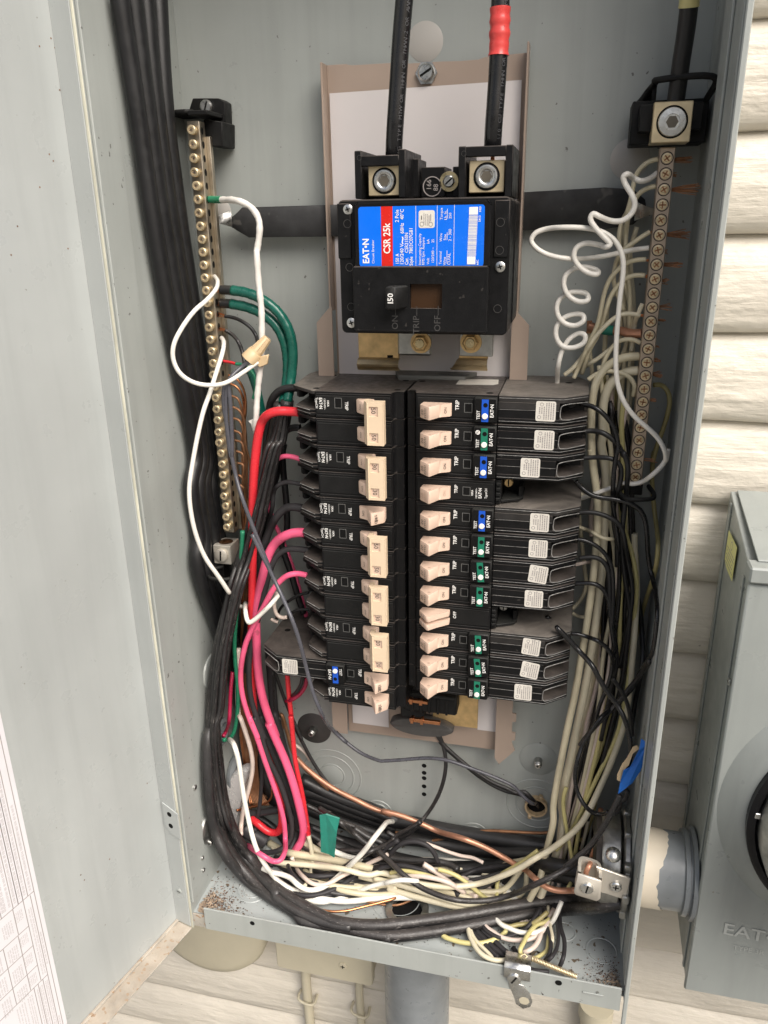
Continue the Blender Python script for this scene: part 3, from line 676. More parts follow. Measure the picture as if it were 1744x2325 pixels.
# blue label
bx0, bx1, bz0, bz1 = rectpx('E', 381, 222, 1325, 682, YC-.15)
bm = nb(); prism(bm, pxz(rrect(bx0, bx1, bz0, bz1, 1.8), YC-.05), (0, .1, 0)); lb = obj('rating_label', bm, 'blue_label', mbk)
def lx(u): return bx0+(u-381)/(1325-381)*(bx1-bx0)
def lz(v): return bz1-(v-228)/(682-228)*(bz1-bz0)
Yp = YC-.12
bm = nb(); prism(bm, pxz([(lx(555), bz0), (lx(643), bz0), (lx(643), bz1), (lx(555), bz1)], Yp), (0, .05, 0)); obj('red_band', bm, 'red_label', lb)
bm = nb(); Yq = Yp-.08
def LT(s, u, v, size, bold=.012, sx=1): text(bm, s, size, (lx(u), Yq, lz(v)), VZ, (-1, 0, 0), bold, sx)
LT('EAT•N', 436, 560, 5.6, .028, .9); LT('Circuit Breaker', 490, 566, 2.1, 0, 1.05)
LT('CSR 25k', 600, 468, 6.0, .02, .82)
LT('150 A', 678, 622, 3.1, .008, .82); LT('2 Pole', 678, 300, 3.1, .008, .9)
LT('120/240 V', 713, 588, 3.1, .008, .95); LT('~', 716, 482, 5.5, .02, 1.3); LT('60Hz', 716, 392, 3.1, .008, .9); LT('40°C', 716, 288, 3.1, .008, .9)
LT('Cat.', 749, 640, 3.0, .008, .85); LT('CSR2150N', 749, 500, 3.0, .008, .85); LT('Style  7803C07G81', 784, 530, 3.0, .008, .92)
LT('Interrupting Capacity', 850, 550, 2.2, 0, .95); LT('RMS Sym. Ampere', 876, 565, 2.2, 0, .95); LT('Volt', 912, 640, 2.2, 0, 1); LT('kA', 912, 492, 2.2, 0, 1); LT('120/240 ~', 948, 595, 2.2, 0, 1.0); LT('25', 948, 488, 2.2, 0, 1)
LT('Terminal', 1005, 615, 2.2, 0, .95); LT('Wire', 1037, 640, 2.2, 0, 1); LT('CU/AL', 1070, 625, 2.4, 0, 1); LT('Wire', 1008, 462, 2.2, 0, 1); LT('Size', 1038, 462, 2.2, 0, 1); LT('2 - 300', 1075, 446, 2.4, 0, 1)
LT('Torque', 1010, 290, 2.2, 0, 1); LT('Lb. In.', 1040, 300, 2.2, 0, 1); LT('250', 1075, 305, 2.2, 0, 1); LT('66C', 1282, 650, 1.8); LT('5413', 1290, 330, 1.8); LT('H03', 1292, 262, 1.8)
def strip(u0, u1, v0, v1): prism(bm, pxz([(lx(u0), lz(v1)), (lx(u1), lz(v1)), (lx(u1), lz(v0)), (lx(u0), lz(v0))], Yq), (0, .02, 0))
for u in (819, 978, 1104): strip(u-1.4, u+1.4, 228, 682)
for v0, v1 in ((560, 660), (425, 480), (255, 325)): strip(1052, 1055, v0, v1)
strip(1212, 1276, 245, 300); strip(1204, 1266, 605, 665); rb_ = random.Random(4); v = 306
while v < 600: h = rb_.uniform(2, 6.5); off = -8*(v-300)/300; strip(1212+off, 1276+off, v, v+h); v += h+rb_.uniform(1.6, 4)
obj('label_print', bm, 'print_white', lb)
bm = nb(); prism(bm, pxz(rrect(lx(840), lx(960), lz(392), lz(262), 1.3), Yp), (0, .08, 0)); ul = obj('approval_sticker', bm, 'sticker', lb)
bm = nb()
for u, vs in ((862, (300, 330)), (880, (285, 372)), (893, (290, 375)), (906, (290, 378)), (918, (300, 360)), (930, (290, 340))): 
    for i in range(8):
        v0 = vs[0]+(vs[1]-vs[0])*i/8; prism(bm, pxz([(lx(u-3), lz(v0+7)), (lx(u+3), lz(v0+7)), (lx(u+3), lz(v0)), (lx(u-3), lz(v0))], Yp-.1), (0, .02, 0))
for u, v in ((865, 362), (930, 365)): ringb(bm, (lx(u), Yp-.08, lz(v)), (0, -1, 0), 1.0, 1.35, .03, 18)
obj('fine_print', bm, 'print_grey', lb)
for u, v in ((297, 250), (325, 1105), (1445, 683)):
    p = at('E', u, v, YB-1); slot_head(mbk, 'screw', (p.x, YB-.2, p.z), (0, -1, 0), 3.1, 1.2, 'zinc', 'cross', 20)
bm = nb()
for u, v in ((295, 358), (308, 687), (320, 985), (1448, 347), (1441, 558), (1425, 1000)):
    p = at('E', u, v, YB-1.2); dy = 0 if v > 620 else 1.0; ringb(bm, (p.x, YB-.05-dy-.2, p.z), (0, -1, 0), 2.2, 2.5, .25, 24)
obj('mould_marks', bm, 'emboss', mbk)
# lug housings on top
def housing(u0, u1, v0, v1, lu0, lu1, lv0, lv1, inner):
    x0, x1, z0, z1 = rectpx('B', u0, v0, u1, v1, -74); a, b, c, d = rectpx('B', lu0, lv0, lu1, lv1, -70)
    bm = nb(); t = 4.5
    box(bm, x0, x0+t, -74, -24, z0, z1, .5); box(bm, x1-t, x1, -74, -24, z0, z1, .5); box(bm, x0+t-.4, x1-t+.4, -74.3, -70, z1-6 if inner else z1-9, z1-(.3 if inner else 3), .5)
    box(bm, x0, x1, -30, -22, z0, z1-6, .4)
    h = obj('lug_housing', bm, 'black', mbk, 40)
    bm = nb(); ringb(bm, (x0+3.2, -74.1, z1-4), (0, -1, 0), 1.3, 1.5, .2, 18); obj('mould_mark', bm, 'emboss', h)
    bm = nb(); box(bm, a, b, -69.5, -36, c, d, .4); lug = obj('wire_lug', bm, 'brass_pale', mbk)
    cx, cz = (a+b)/2, (c+d)/2; r = (b-a)*.36
    bm = nb(); lathe(bm, (cx, -69.6, cz), (0, -1, 0), [(r*1.03, 0), (r*1.03, .25), (0, .25)], 30); obj('socket_bore', bm, 'hole', lug)
    bm = nb(); lathe(bm, (cx, -69.7, cz), (0, -1, 0), [(0, .3), (r*.45, .3), (r*.5, .9), (r*.62, 1.3), (r*.84, 1.1), (r*.9, .2)], 30); obj('set_screw', bm, 'zinc', lug, 40)
    bm = nb(); lathe(bm, (cx, -70.1, cz), (0, -1, 0), [(0, .1), (r*.45, .1), (r*.45, 0)], 6); obj('hex_socket', bm, 'socket', lug)
    return cx
lugL = housing(568, 888, 940, 1245, 652, 855, 1040, 1228, False)
lugR = housing(1218, 1560, 912, 1240, 1285, 1508, 1005, 1208, True)
x0, x1, z0, z1 = rectpx('B', 985, 1048, 1136, 1235, -50)
bm = nb(); box(bm, x0, x1, -50, -24, z0, z1, .4); x2, x3, z0, z1 = rectpx('B', 1183, 1045, 1222, 1235, -50); box(bm, x2, x3, -50, -24, z0, z1, .4)
x4 = rectpx('B', 1136, 1110, 1183, 1235, -50); box(bm, x4[0]-.2, x4[1]+.2, -47, -24, x4[2], x4[3]-6, .2)
obj('centre_block', bm, 'black', mbk, 40)
bm = nb(); x0, x1, z0, z1 = rectpx('B', 890, 990, 985, 1235, -58); box(bm, x0-2, x1-3, -50, -24, z0, z1, .4); obj('centre_block', bm, 'black', mbk, 40)
p = at('B', 1052, 1170, -52); bm = nb(); ringb(bm, (p.x, -50.2, p.z), (0, -1, 0), 5.4, 6.0, .6, 36); text(bm, '166', 4.2, (p.x-2, -50.4, p.z+1), VZ, (-1, 0, 0), .01); text(bm, '88', 4.2, (p.x+2.4, -50.4, p.z-.6), VZ, (-1, 0, 0), .01); obj('date_stamp', bm, 'print_grey', mbk)
p = at('B', 1158, 1138, -52); bm = nb(); lathe(bm, (p.x, -50, p.z), (0, -1, 0), [(0, .8), (5.9, .8), (6, 0)], 32); obj('washer', bm, 'yellow_zinc', mbk, 40)
slot_head(mbk, 'screw', (p.x, -50.8, p.z), (0, -1, 0), 3.6, 2.0, 'zinc', 'line', 40, 4)
# bus straps and nuts under the main breaker
bs = thing('bus_bars', 'brass coloured bus bars with two hex bolts between main and branch breakers', 'bus bar', (0, -20, 45))
a = rectpx('E', 378, 1185, 680, 1372, -34); bm = nb(); box(bm, a[0], a[1], -34, -31, a[2], a[3]+4, .2)
obj('flat_bar', bm, 'brass', bs)
bm = nb(); q = rectpx('E', 595, 1348, 638, 1382, -34.2); box(bm, q[0], q[1], -34.2, -33.8, q[2], q[3], .1); obj('square_hole', bm, 'hole', bs)
def curl(u0, u1, u2):
    x0 = at('E', u0, 1375, -36).x; x1 = at('E', u1, 1375, -36).x; x2 = at('E', u2, 1470, -36).x; zt = at('E', u1, 1372, -36).z; zb = at('E', u1, 1475, -40).z
    bm = nb(); pr = [(-34, zt), (-38, zt-1), (-40, zt-4), (-39, zb+3), (-36, zb), (-33, zb+1)]; t = 1.6
    for i in range(len(pr)-1):
        (ya, za), (yb, zb_) = pr[i], pr[i+1]; fa, fb = i/(len(pr)-1), (i+1)/(len(pr)-1)
        xa, xb = x0+(x2-x0)*fa, x0+(x2-x0)*fb
        bm.faces.new([bm.verts.new(Vector(p)) for p in ((xa, ya, za), (x1, ya, za), (x1, yb, zb_), (xb, yb, zb_))])
    bmesh.ops.solidify(bm, geom=bm.faces[:], thickness=1.2); obj('curled_bar', bm, 'brass_pale', bs, 60)
curl(378, 685, 374); curl(1137, 1352, 1062)
a = rectpx('E', 672, 1190, 925, 1352, -39); bm = nb(); box(bm, a[0], a[1], -39, -36, a[2], a[3]+4, 1.2); a = rectpx('E', 1140, 1190, 1392, 1358, -39); box(bm, a[0], a[1], -39, -36, a[2], a[3]+4, .5); obj('terminal_pad', bm, 'zinc_dull', bs)
a = rectpx('E', 1137, 1345, 1352, 1378, -35); bm = nb(); box(bm, a[0], a[1], -35, -32, a[2], a[3], .2); obj('flat_bar', bm, 'brass', bs)
for u, v in ((843, 1258), (1222, 1255)):
    p = at('E', u, v, -42); bm = nb(); lathe(bm, (p.x, -39, p.z), (0, -1, 0), [(0, 1.2), (7.2, 1.2), (7.4, 0)], 32); nt_ = obj('bolt', bm, 'brass', bs, 40)
    bm = nb(); lathe(bm, (p.x, -40.2, p.z), (0, -1, 0), [(0, 4), (4.6, 4), (5.5, 3.2), (5.6, 0)], 6); obj('hex_nut', bm, 'brass', nt_)
    bm = nb(); lathe(bm, (p.x, -44.2, p.z), (0, -1, 0), [(0, .9), (3, .7), (3.4, 0)], 20); obj('bolt_end', bm, 'yellow_zinc', nt_, 50)
# grey insulating shelf behind the top breakers, bus stabs at the bottom
bsh = thing('bus_insulator', 'dark plastic bus insulator with orange copper stabs below the lowest breakers', 'insulator', (0, -20, -250))
bm = nb(); prism(bm, [Vector(p) for p in ((-22, -6, 52), (42, -6, 52), (34, -30, 52), (-14, -30, 52))], (0, 0, -4), .4); obj('top_shelf', bm, 'shelf_grey', bsh, 40)
bm = nb(); box(bm, -11, 11, -42, -6, -215, 47.5, .5); obj('spine', bm, 'black_matte', bsh, 40)
Yb = -50
a = rectpx('N', 85, 100, 600, 225, -34); b = rectpx('N', 260, 0, 620, 80, -46)
bm = nb(); lathe(bm, ((a[0]+a[1])/2+2, -15, a[2]+14), (0, -1, 0), [(0, 22), (25, 22), (27, 20), (27, 14), (20, 10)], 40)
for v in bm.verts: v.co.z = (v.co.z-a[2]-14)*.32+a[2]+9
obj('round_foot', bm, 'rubber', bsh, 50)
bm = nb(); box(bm, b[0]-4, b[1], -46, -12, b[2]+1.5, b[3]+8, 1.5); box(bm, b[0]-8, b[0]+12, -42, -12, b[2]-8, b[3]+8, 1)
for i in range(5): box(bm, b[0]+2+i*7, b[0]+4+i*7, -47.2, -46, b[2]+2, b[3]+6, .3)
obj('stab_housing', bm, 'black_matte', bsh, 40)
for z, u0, u1, v0, v1 in (('N', 270, 500, 92, 138), ('K', 100, 250, 1325, 1370)):
    q = rectpx(z, u0, v0, u1, v1, -47); bm = nb(); box(bm, q[0], q[1], -50, -47, q[2]+1.5, q[3]-1.4, .2); box(bm, q[0]+1, q[0]+3.4, -51, -46, q[2]+.5, q[3]-.4, .2); box(bm, q[0]+9, q[0]+11.4, -51, -46, q[2]+.5, q[3]-.4, .2); obj('copper_stab', bm, 'copper', bsh)
q = rectpx('K', 455, 1330, 640, 1560, -30); bm = nb(); box(bm, q[0]-18, q[1], -30, -28, q[2], q[3]+30, .3); obj('brass_plate', bm, 'brass', bsh)
q = rectpx('K', 640, 1340, 810, 1590, -14); bm = nb(); box(bm, q[0], q[1], -14, -13.5, q[2], q[3]+20); obj('paper_strip', bm, 'paper', bsh)
q = rectpx('L', 1330, 1350, 1600, 1480, -14); bm = nb(); box(bm, q[0], q[1], -14, -13.5, q[2], q[3]+20); obj('paper_strip', bm, 'paper', bsh)
# ================================================================ branch breakers
ZR, ZL, PB = 49.4, 48.3, 19.05
ORD = ['first', 'second', 'third', 'fourth', 'fifth', 'sixth', 'seventh', 'eighth', 'ninth', 'tenth', 'eleventh', 'twelfth']
def V3(s, x, y, z): return Vector((s*x, y, z))
def sxz(s, pts, y): return [Vector((s*x, y, z)) for x, z in pts]
def rdir(s): return VZ*s                       # reading direction: upward on the right column, downward on the left
def TB(bm, s, t, size, x, z, y=-77.12, bold=.01, sx=1, fl=1): text(bm, t, size, (s*x, y, z), rdir(s), (-1*s, 0, 0), bold, sx)
def bodyprism(bm, s, prof, z0, z1, bv=.35): prism(bm, [Vector((s*x, y, z0)) for x, y in prof], (0, 0, z1-z0), bv)
CORE = [(1.2, -2), (1.2, -71), (6.4, -71), (8.2, -73.5), (8.2, -76.6), (62, -76.6), (62, -2)]
def toggle(t, s, z0, z1, txt, sub='beige', two=False, off=False, faint=False):
    """beige handle leaning towards the centre"""
    x = 2.0 if off else 0
    prof = [(13.2, -76), (12.4, -84.5), (13.2, -85.6), (19.3, -92.4), (20.4, -92.6), (25.0, -83.2), (26.0, -81.8), (31.6, -79.6), (32.2, -78.6), (32.2, -74)]
    bm = nb(); prism(bm, [Vector((s*x, y, z0)) for x, y in prof], (0, 0, z1-z0), .28); h = obj('handle', bm, sub, t, 35)
    bm = nb(); zc = (z0+z1)/2
    up = Vector((-s*6.1, 6.8, 0)).normalized()   # surface direction from tip edge to the left/bottom
    n_ = Vector((-s*6.8, -6.1, 0)).normalized()
    rd = rdir(s)
    if txt and not off:
        lines = txt.split('/')
        sz = 3.9
        if s > 0:
            c = Vector((s*16.2, -89.1, zc-.2))+n_*.45
            text(bm, lines[0], sz, c+up*1.9, rd, up, .0); text(bm, lines[1], sz*.78, c-up*1.7, rd, up, .0)
        else:
            c = Vector((s*16.2, -89.1, zc-.2))+n_*.45
            text(bm, lines[0], sz, c-(-up)*-1.6, rd, Vector((s*-1, 0, 0)) if 0 else -up*-1, .0); text(bm, lines[1], sz*.78, c-up*1.9, rd, up, .0)
    elif txt: 
        c = Vector((s*16.2, -89.1, zc))+n_*.45; text(bm, '20', 3.0, c+up*1.8, rd, up, .02); text(bm, 'SWD', 1.7, c-up*1.9, rd, up, .03)
    if not off: text(bm, 'ON', 2.6, Vector((s*28.8, -81.0, zc)), rd, Vector((-s*5.6, -2.2, 0)), .0)
    obj('handle_print', bm, 'beige_dark' if faint else 'print_black', h)
    bm = nb(); lathe(bm, (s*19.5, -87.6, z1-.02), VZ, [(0, .06), (1.0, .06), (1.1, 0)], 14); obj('pin_hole', bm, 'beige_dark', h)
    return h
def window(t, s, x0, x1, z0, z1):
    bm = nb()
    for a, b, c, d in ((x0-.4, x1+.4, z1, z1+.4), (x0-.4, x1+.4, z0-.4, z0), (x0-.4, x0, z0, z1), (x1, x1+.4, z0, z1)):
        xa, xb = sorted((s*a, s*b)); box(bm, xa, xb, -77.12, -76.5, c, d)
    obj('window_frame', bm, 'frame_wear', t)
    bm = nb(); xa, xb = sorted((s*x0, s*x1)); box(bm, xa, xb, -77.05, -76.4, z0, z1); obj('trip_window', bm, 'hole', t)
def face_lines(bm, s, z1, h, xa=8.6, xb=61.5):
    for dz in (1.5, h-1.2):
        a, b = sorted((s*xa, s*xb)); box(bm, a, b, -76.75, -76.5, z1-dz-.1, z1-dz+.1)
def core(t, s, z1, h=18.45, right=False):
    bm = nb(); bodyprism(bm, s, CORE, z1-h, z1, .3); obj('case', bm, 'black', t, 30)
    bm = nb(); a, b = sorted((s*9.2, s*(46 if right else 61))); box(bm, a, b, -77.0, -76.4, z1-15.4, z1-3.0, .25); obj('face_plate', bm, 'black_matte', t, 30)
    bm = nb(); a, b = sorted((s*9, s*61)); box(bm, a, b, -76.78, -76.5, z1-1.75, z1-1.5); box(bm, a, b, -76.78, -76.5, z1-16.7, z1-16.5); obj('edge_line', bm, 'emboss', t)
def afci(row, s, strip, side, tilt=0, lbl_dx=0, ttl=False, faint=False, top=False):
    z1 = (ZR if s > 0 else ZL)-PB*row
    col = 'right' if s > 0 else 'left'
    nm = {'blue': 'blue', 'green': 'green'}[strip]
    label = f'{ORD[row]} breaker down the right column, long black one with a {nm} test strip' if s > 0 else 'only long breaker of the left column, with a blue test strip, sticking out left'
    t = thing('circuit_breaker', label, 'circuit breaker', (s*60, -2, z1-18.5), 'long arc fault and ground fault breakers')
    core(t, s, z1, right=True)
    # long rear body in two halves with a seam
    P1 = [(62.3, -4), (62.3, -76.4), (103.5, -76.4), (118.6, -64), (119.2, -62), (119.2, -20), (112, -4)]
    P2 = [(62.3, -4), (62.3, -76.2), (101.2, -76.2), (101.2, -4)]
    bm = nb(); bodyprism(bm, s, P1, z1-4.4, z1, .5); bodyprism(bm, s, P2, z1-9.1, z1-4.3, .25); obj('rear_body', bm, 'black_top' if top else 'black', t, 30)
    bm = nb(); bodyprism(bm, s, P2, z1-15.2, z1-9.35, .25); bodyprism(bm, s, P1, z1-18.4, z1-14.6, .5); bodyprism(bm, s, [(101, -4), (101, -52), (117, -48), (117, -4)], z1-14.8, z1-4.3, .1); obj('rear_body', bm, 'black', t, 30)
    bm = nb(); pth = [V3(s, x, y-.3, z1-zz) for x, y, zz in ((118.4, -64.3, 5.2), (104.5, -76.2, 4.9), (102.4, -76.9, 6), (102.0, -76.9, 8), (102, -76.9, 12.8), (103.4, -76.8, 14.6), (118.6, -64.6, 14.4))]
    tube(bm, crom(pth, 3), .3, 6); bm2 = bm
    a, b = sorted((s*63.5, s*101)); box(bm, a, b, -76.5, -76.2, z1-9.32, z1-9.16)
    for dz in (1.7, 16.9):
        tube(bm, [V3(s, 63, -76.75, z1-dz), V3(s, 103.2, -76.75, z1-dz), V3(s, 118.7, -64.2, z1-dz)], .16, 5)
    obj('worn_edge', bm, 'edge_wear', t, 60)
    p = V3(s, 108, -57, z1-7.6); slot_head(t, 'terminal_screw', p, (s*.1, -1, 0), 3.7, 2.5, 'black_gloss', 'line', 35)
    # sticker
    x0, x1 = (85.8+lbl_dx, 99.6+lbl_dx); c = V3(s, (x0+x1)/2, -76.72, z1-9.4)
    ang = math.radians(tilt); pts = rrect(-6.3, 6.3, -6.5, 6.5, 1.3, 3)
    rot = [(c.x+x*math.cos(ang)-z*math.sin(ang), c.z+x*math.sin(ang)+z*math.cos(ang)) for x, z in pts]
    bm = nb(); prism(bm, pxz(rot, -76.85), (0, .2, 0)); st = obj('approval_sticker', bm, 'sticker', t)
    bm = nb(); r_ = random.Random(row*7+3)
    def Q(x, z): return Vector((c.x+x*math.cos(ang)-z*math.sin(ang), -76.92, c.z+x*math.sin(ang)+z*math.cos(ang)))
    for i in range(7):
        xx = -3.9+i*1.45; z = -5.3 if i not in (0, 1) else -1.6
        while z < 5.2-(3.0 if i in (0, 1, 2) else 0):
            l = r_.uniform(.5, 1.3); bm.faces.new([bm.verts.new(Q(xx-.36, z)), bm.verts.new(Q(xx+.36, z)), bm.verts.new(Q(xx+.36, z+l)), bm.verts.new(Q(xx-.36, z+l))]); z += l+.28
    for (cx, cz) in ((-4.0, -3.9), (-2.6, 4.4)): ringb(bm, Q(cx, cz), (0, -1, 0), .85, 1.2, .02, 16)
    obj('fine_print', bm, 'print_grey', st)
    # test block
    bm = nb(); a, b = sorted((s*47.4, s*62.1)); box(bm, a, b, -80.6, -70, z1-17.6, z1-1.2, .8); tb = obj('test_block', bm, 'black_matte', t, 40)
    Yt = -80.75; ang = math.radians({0: 0}.get(tilt, tilt)*-.8); cx, cz = 54.6, z1-9.6
    def RT(x, z): return (s*cx+(x)*math.cos(ang)-z*math.sin(ang), cz+x*math.sin(ang)+z*math.cos(ang))
    bm = nb(); prism(bm, pxz([RT(x, z) for x, z in rrect(-6.7, 6.7, -7.3, 7.3, 1.0, 3)], Yt), (0, .2, 0)); obj('test_plate', bm, 'hole', tb)
    bm = nb(); prism(bm, pxz([RT(s*x, z) for x, z in ((-2.4, -7.4), (2.0, -7.4), (2.0, 7.4), (-2.4, 7.4))], Yt-.05), (0, .05, 0)); obj('colour_strip', bm, 'blue_strip' if strip == 'blue' else 'green_strip', tb)
    bm = nb(); zb = -3.6*s; q = RT(-s*.2, zb); lathe(bm, (q[0], Yt-.06, q[1]), (0, -1, 0), [(1.9, 0), (1.9, .8), (1.6, 1.1), (0, 1.15)], 24); obj('test_button', bm, 'white_plastic', tb, 40)
    bm = nb(); q = RT(0, -zb); lathe(bm, (q[0], Yt-.08, q[1]), (0, -1, 0), [(0, .06), (1.45, .06), (1.5, 0)], 20); obj('indicator_hole', bm, 'hole', tb)
    bm = nb(); rr = Vector((-math.sin(ang), 0, math.cos(ang)))*s; uu = Vector((-math.cos(ang), 0, -math.sin(ang)))*s
    q = RT(-s*4.4, -2.9*s); text(bm, 'TEST', 2.9, (q[0], Yt-.1, q[1]), rr, uu, .012, .95)
    q = RT(s*4.4, 0); text(bm, 'EAT•N', 3.2, (q[0], Yt-.1, q[1]), rr, uu, .022, .95)
    if ttl: q = RT(-s*4.5, 4.6); lathe(bm, (q[0], Yt-.1, q[1]), (0, -1, 0), [(0, .02), (1.5, .02), (1.5, 0)], 20)
    obj('test_print', bm, 'print_white', tb)
    if ttl:
        bm = nb(); text(bm, 'TL', 1.9, (q[0], Yt-.16, q[1]), rr, uu, .04); obj('mark', bm, 'print_black', tb)
    bm = nb(); TB(bm, s, 'TRIP', 3.5, 35.9, z1-7.4, bold=.02, sx=.95); obj('trip_print', bm, 'print_white', t)
    window(t, s, 40.8, 45.3, z1-11.7, z1-6.2)
    toggle(t, s, z1-14.6, z1-6.0, '20/SWD', faint=faint)
    return t
def plain(row, s, poles, amps, label, txt='20/SWD', tandem=False, top=False):
    z1 = (ZR if s > 0 else ZL)-PB*row
    t = thing('circuit_breaker', label, 'circuit breaker', (s*32, -2, z1-PB*poles+.6), 'short plug-in breakers')
    for k in range(poles):
        z = z1-PB*k; core(t, s, z)
        if s < 0:
            # terminal end: cover plate, side cheek, cavity with screw, hook shaped fin
            bm = nb(); bodyprism(bm, s, [(61.9, -4), (61.9, -76), (63.6, -76.4), (83.7, -58.5), (86.6, -14), (84, -4)], z-2.4, z, .25); obj('terminal_cover', bm, 'black_top' if top and k == 0 else 'black', t, 30)
            bm = nb(); bodyprism(bm, s, [(61.9, -4), (61.9, -40), (79, -40), (80, -4)], z-18.0, z-2.3, .2); bodyprism(bm, s, [(78.5, -4), (76.5, -58), (79.5, -60), (82.2, -56), (84, -10), (82, -4)], z-8.6, z-2.3, .3); obj('terminal_block', bm, 'black_matte', t, 30)
            bm = nb(); bodyprism(bm, s, [(61.9, -20), (61.9, -76), (66, -76.3), (79.5, -66), (80.8, -63), (81, -30), (78, -20)], z-14.8, z-12.8, .4); bodyprism(bm, s, [(61.9, -20), (61.9, -75.6), (66, -76), (78.6, -65.6), (80, -63), (80, -20)], z-17.6, z-15.2, .5); obj('wire_hook', bm, 'black', t, 30)
            bm = nb(); tube(bm, [V3(s, 66, -76.6, z-13.4), V3(s, 79.7, -66.2, z-13.4)], .28, 6); tube(bm, [V3(s, 66, -76.3, z-16), V3(s, 79, -65.8, z-16)], .22, 6); obj('worn_edge', bm, 'edge_wear', t)
            slot_head(t, 'terminal_screw', V3(s, 66.5, -52, z-7.5), (-.3, -1, 0), 3.2, 2, 'zinc', 'line', 20)
        else:
            bm = nb(); w_ = 18 if not tandem else 22
            bodyprism(bm, s, [(62.2, -60), (62.2, -74), (66, -74.5), (66, -60)], z-17.8, z-.8, .3)
            for q in range(4): box(bm, 62.8, 65.6, -75.6, -74, z-4.6-q*3.6, z-2.6-q*3.6, .2)
            bodyprism(bm, s, [(66, -40), (66, -72), (78, -66), (80, -62), (80, -40)], z-17.8, z-15.8, .3); bodyprism(bm, s, [(66, -20), (66, -48), (79, -48), (79, -20)], z-16.2, z-2, .2)
            bodyprism(bm, s, [(77, -40), (77, -62), (79.6, -60), (79.6, -40)], z-16, z-9, .3)
            obj('terminal_block', bm, 'black_matte', t, 30)
            slot_head(t, 'terminal_screw', (69.5, -58, z-7.0), (.1, -1, 0), 3.3, 2.4, 'brass' if not tandem else 'zinc_dull', 'line', 90)
        if tandem: break
        ztog = z-4.1 if s < 0 else z-6.0
        if s < 0:
            h0, h1 = z-13.0, z-4.2
            if poles == 1: toggle(t, s, h0, h1, txt)
            else:
                bm = nb(); prism(bm, [Vector((s*x, y, h0)) for x, y in ((20, -75), (20, -84), (26, -86), (31, -80.5), (32, -79.6), (32, -74))], (0, 0, h1-h0), .5); hh = obj('handle', bm, 'beige', t, 50)
                bm = nb(); text(bm, 'ON', 2.6, Vector((s*28.4, -83.5, (h0+h1)/2)), rdir(s), Vector((-s*5.3, -5.9, 0)), 0); obj('handle_print', bm, 'print_black', hh)
        elif not tandem: toggle(t, s, z-14.6, z-6.0, txt, faint=True)
        if k == 0:
            bm = nb(); TB(bm, s, 'TRIP', 3.2, 39.6 if s < 0 else 36, z-9.6+(1.6 if s > 0 else 0), bold=.015, sx=.95)
            if s < 0:
                TB(bm, s, '10KA', 2.0, 52.6, z-8.2, bold=.02); TB(bm, s, '120/240V~', 1.8, 55.0, z-8.8, bold=.01); TB(bm, s, 'EAT•N', 3.2, 57.9, z-8.4, bold=.025, sx=.85); TB(bm, s, 'TypeCH', 2.4, 61.0 if 0 else 60.8, z-8.2, bold=.01, sx=.9)
            else:
                TB(bm, s, '10KA', 1.9, 47.0, z-10.2, bold=.02); TB(bm, s, '120/240V~', 1.7, 49.8, z-10.2, bold=.01); TB(bm, s, 'EAT•N', 3.0, 52.4, z-10, bold=.025, sx=.85); TB(bm, s, 'TypeCH', 2.2, 56.3, z-10, bold=.01, sx=.95)
            obj('face_print', bm, 'print_white', t)
            if s < 0: window(t, s, 43.2, 47.6, z-11, z-4.6)
            else: window(t, s, 40.8, 45.3, z-11.9, z-6.4)
    if tandem:
        for zz in (z1-8.6, z1-15.2):
            prof = [(13.6, -76), (12.2, -82.5), (19, -91.8), (20.5, -92), (26, -85.5), (33.5, -80), (33.5, -74)]
            bm = nb(); prism(bm, [Vector((x-.6, y, zz)) for x, y in prof], (0, 0, 4.1), .25); h = obj('handle', bm, 'beige', t, 35)
            up = Vector((-6.5, 8.5, 0)).normalized(); n_ = Vector((-8.5, -6.5, 0)).normalized(); c = Vector((15.1, -86.9, zz+2.05))+n_*.3
            bm = nb(); text(bm, '20', 2.9, c+up*2.2, VZ, up, .0); text(bm, 'SWD', 1.7, c-up*2.0, VZ, up, .03); obj('handle_print', bm, 'print_grey', h)
        bm = nb(); text(bm, 'OFF', 3.2, (36.6, -77.15, z1-8.4), VZ, (-1, 0, 0), .015); obj('face_print', bm, 'print_white', t)
    if poles == 2:
        za, zb = z1-2.6, z1-31.4; xs = (-22.6, -9.9)
        bm = nb(); w0 = (-19.4, -13.4)
        for (h0, h1) in ((z1-4.9, za), (z1-24.5, z1-12.0), (zb, z1-31.3+0.2)):
            box(bm, -20.6, xs[1], -95, -88, min(h0, h1), max(h0, h1))
        cells = ((z1-12.0, z1-5.4), (z1-29.6, z1-23.0))
        bm.free(); bm = nb(); zz = [za, cells[0][1], cells[0][0], cells[1][1], cells[1][0], zb]
        for i in (0, 2, 4): box(bm, -20.6, xs[1], -95, -88, zz[i+1], zz[i])
        for i in (1, 3): box(bm, -20.6, w0[0], -95, -88, zz[i+1], zz[i]); box(bm, w0[1], xs[1], -95, -88, zz[i+1], zz[i])
        prism(bm, [Vector(p) for p in ((-20.6, -95, zb), (-20.6, -84, zb), (-23.6, -84, zb), (-23.6, -91, zb))], (0, 0, za-zb)); bmesh.ops.remove_doubles(bm, verts=bm.verts[:], dist=.001)
        tie = obj('handle_tie', bm, 'beige_tie', t)
        bm = nb(); tube(bm, [Vector((-20.6, -95, zb)), Vector((-20.6, -95, za))], .35, 8); tube(bm, [Vector((-9.9, -94.8, zb)), Vector((-9.9, -94.8, za))], .35, 8); obj('tie_edge', bm, 'beige_tie', tie, 60)
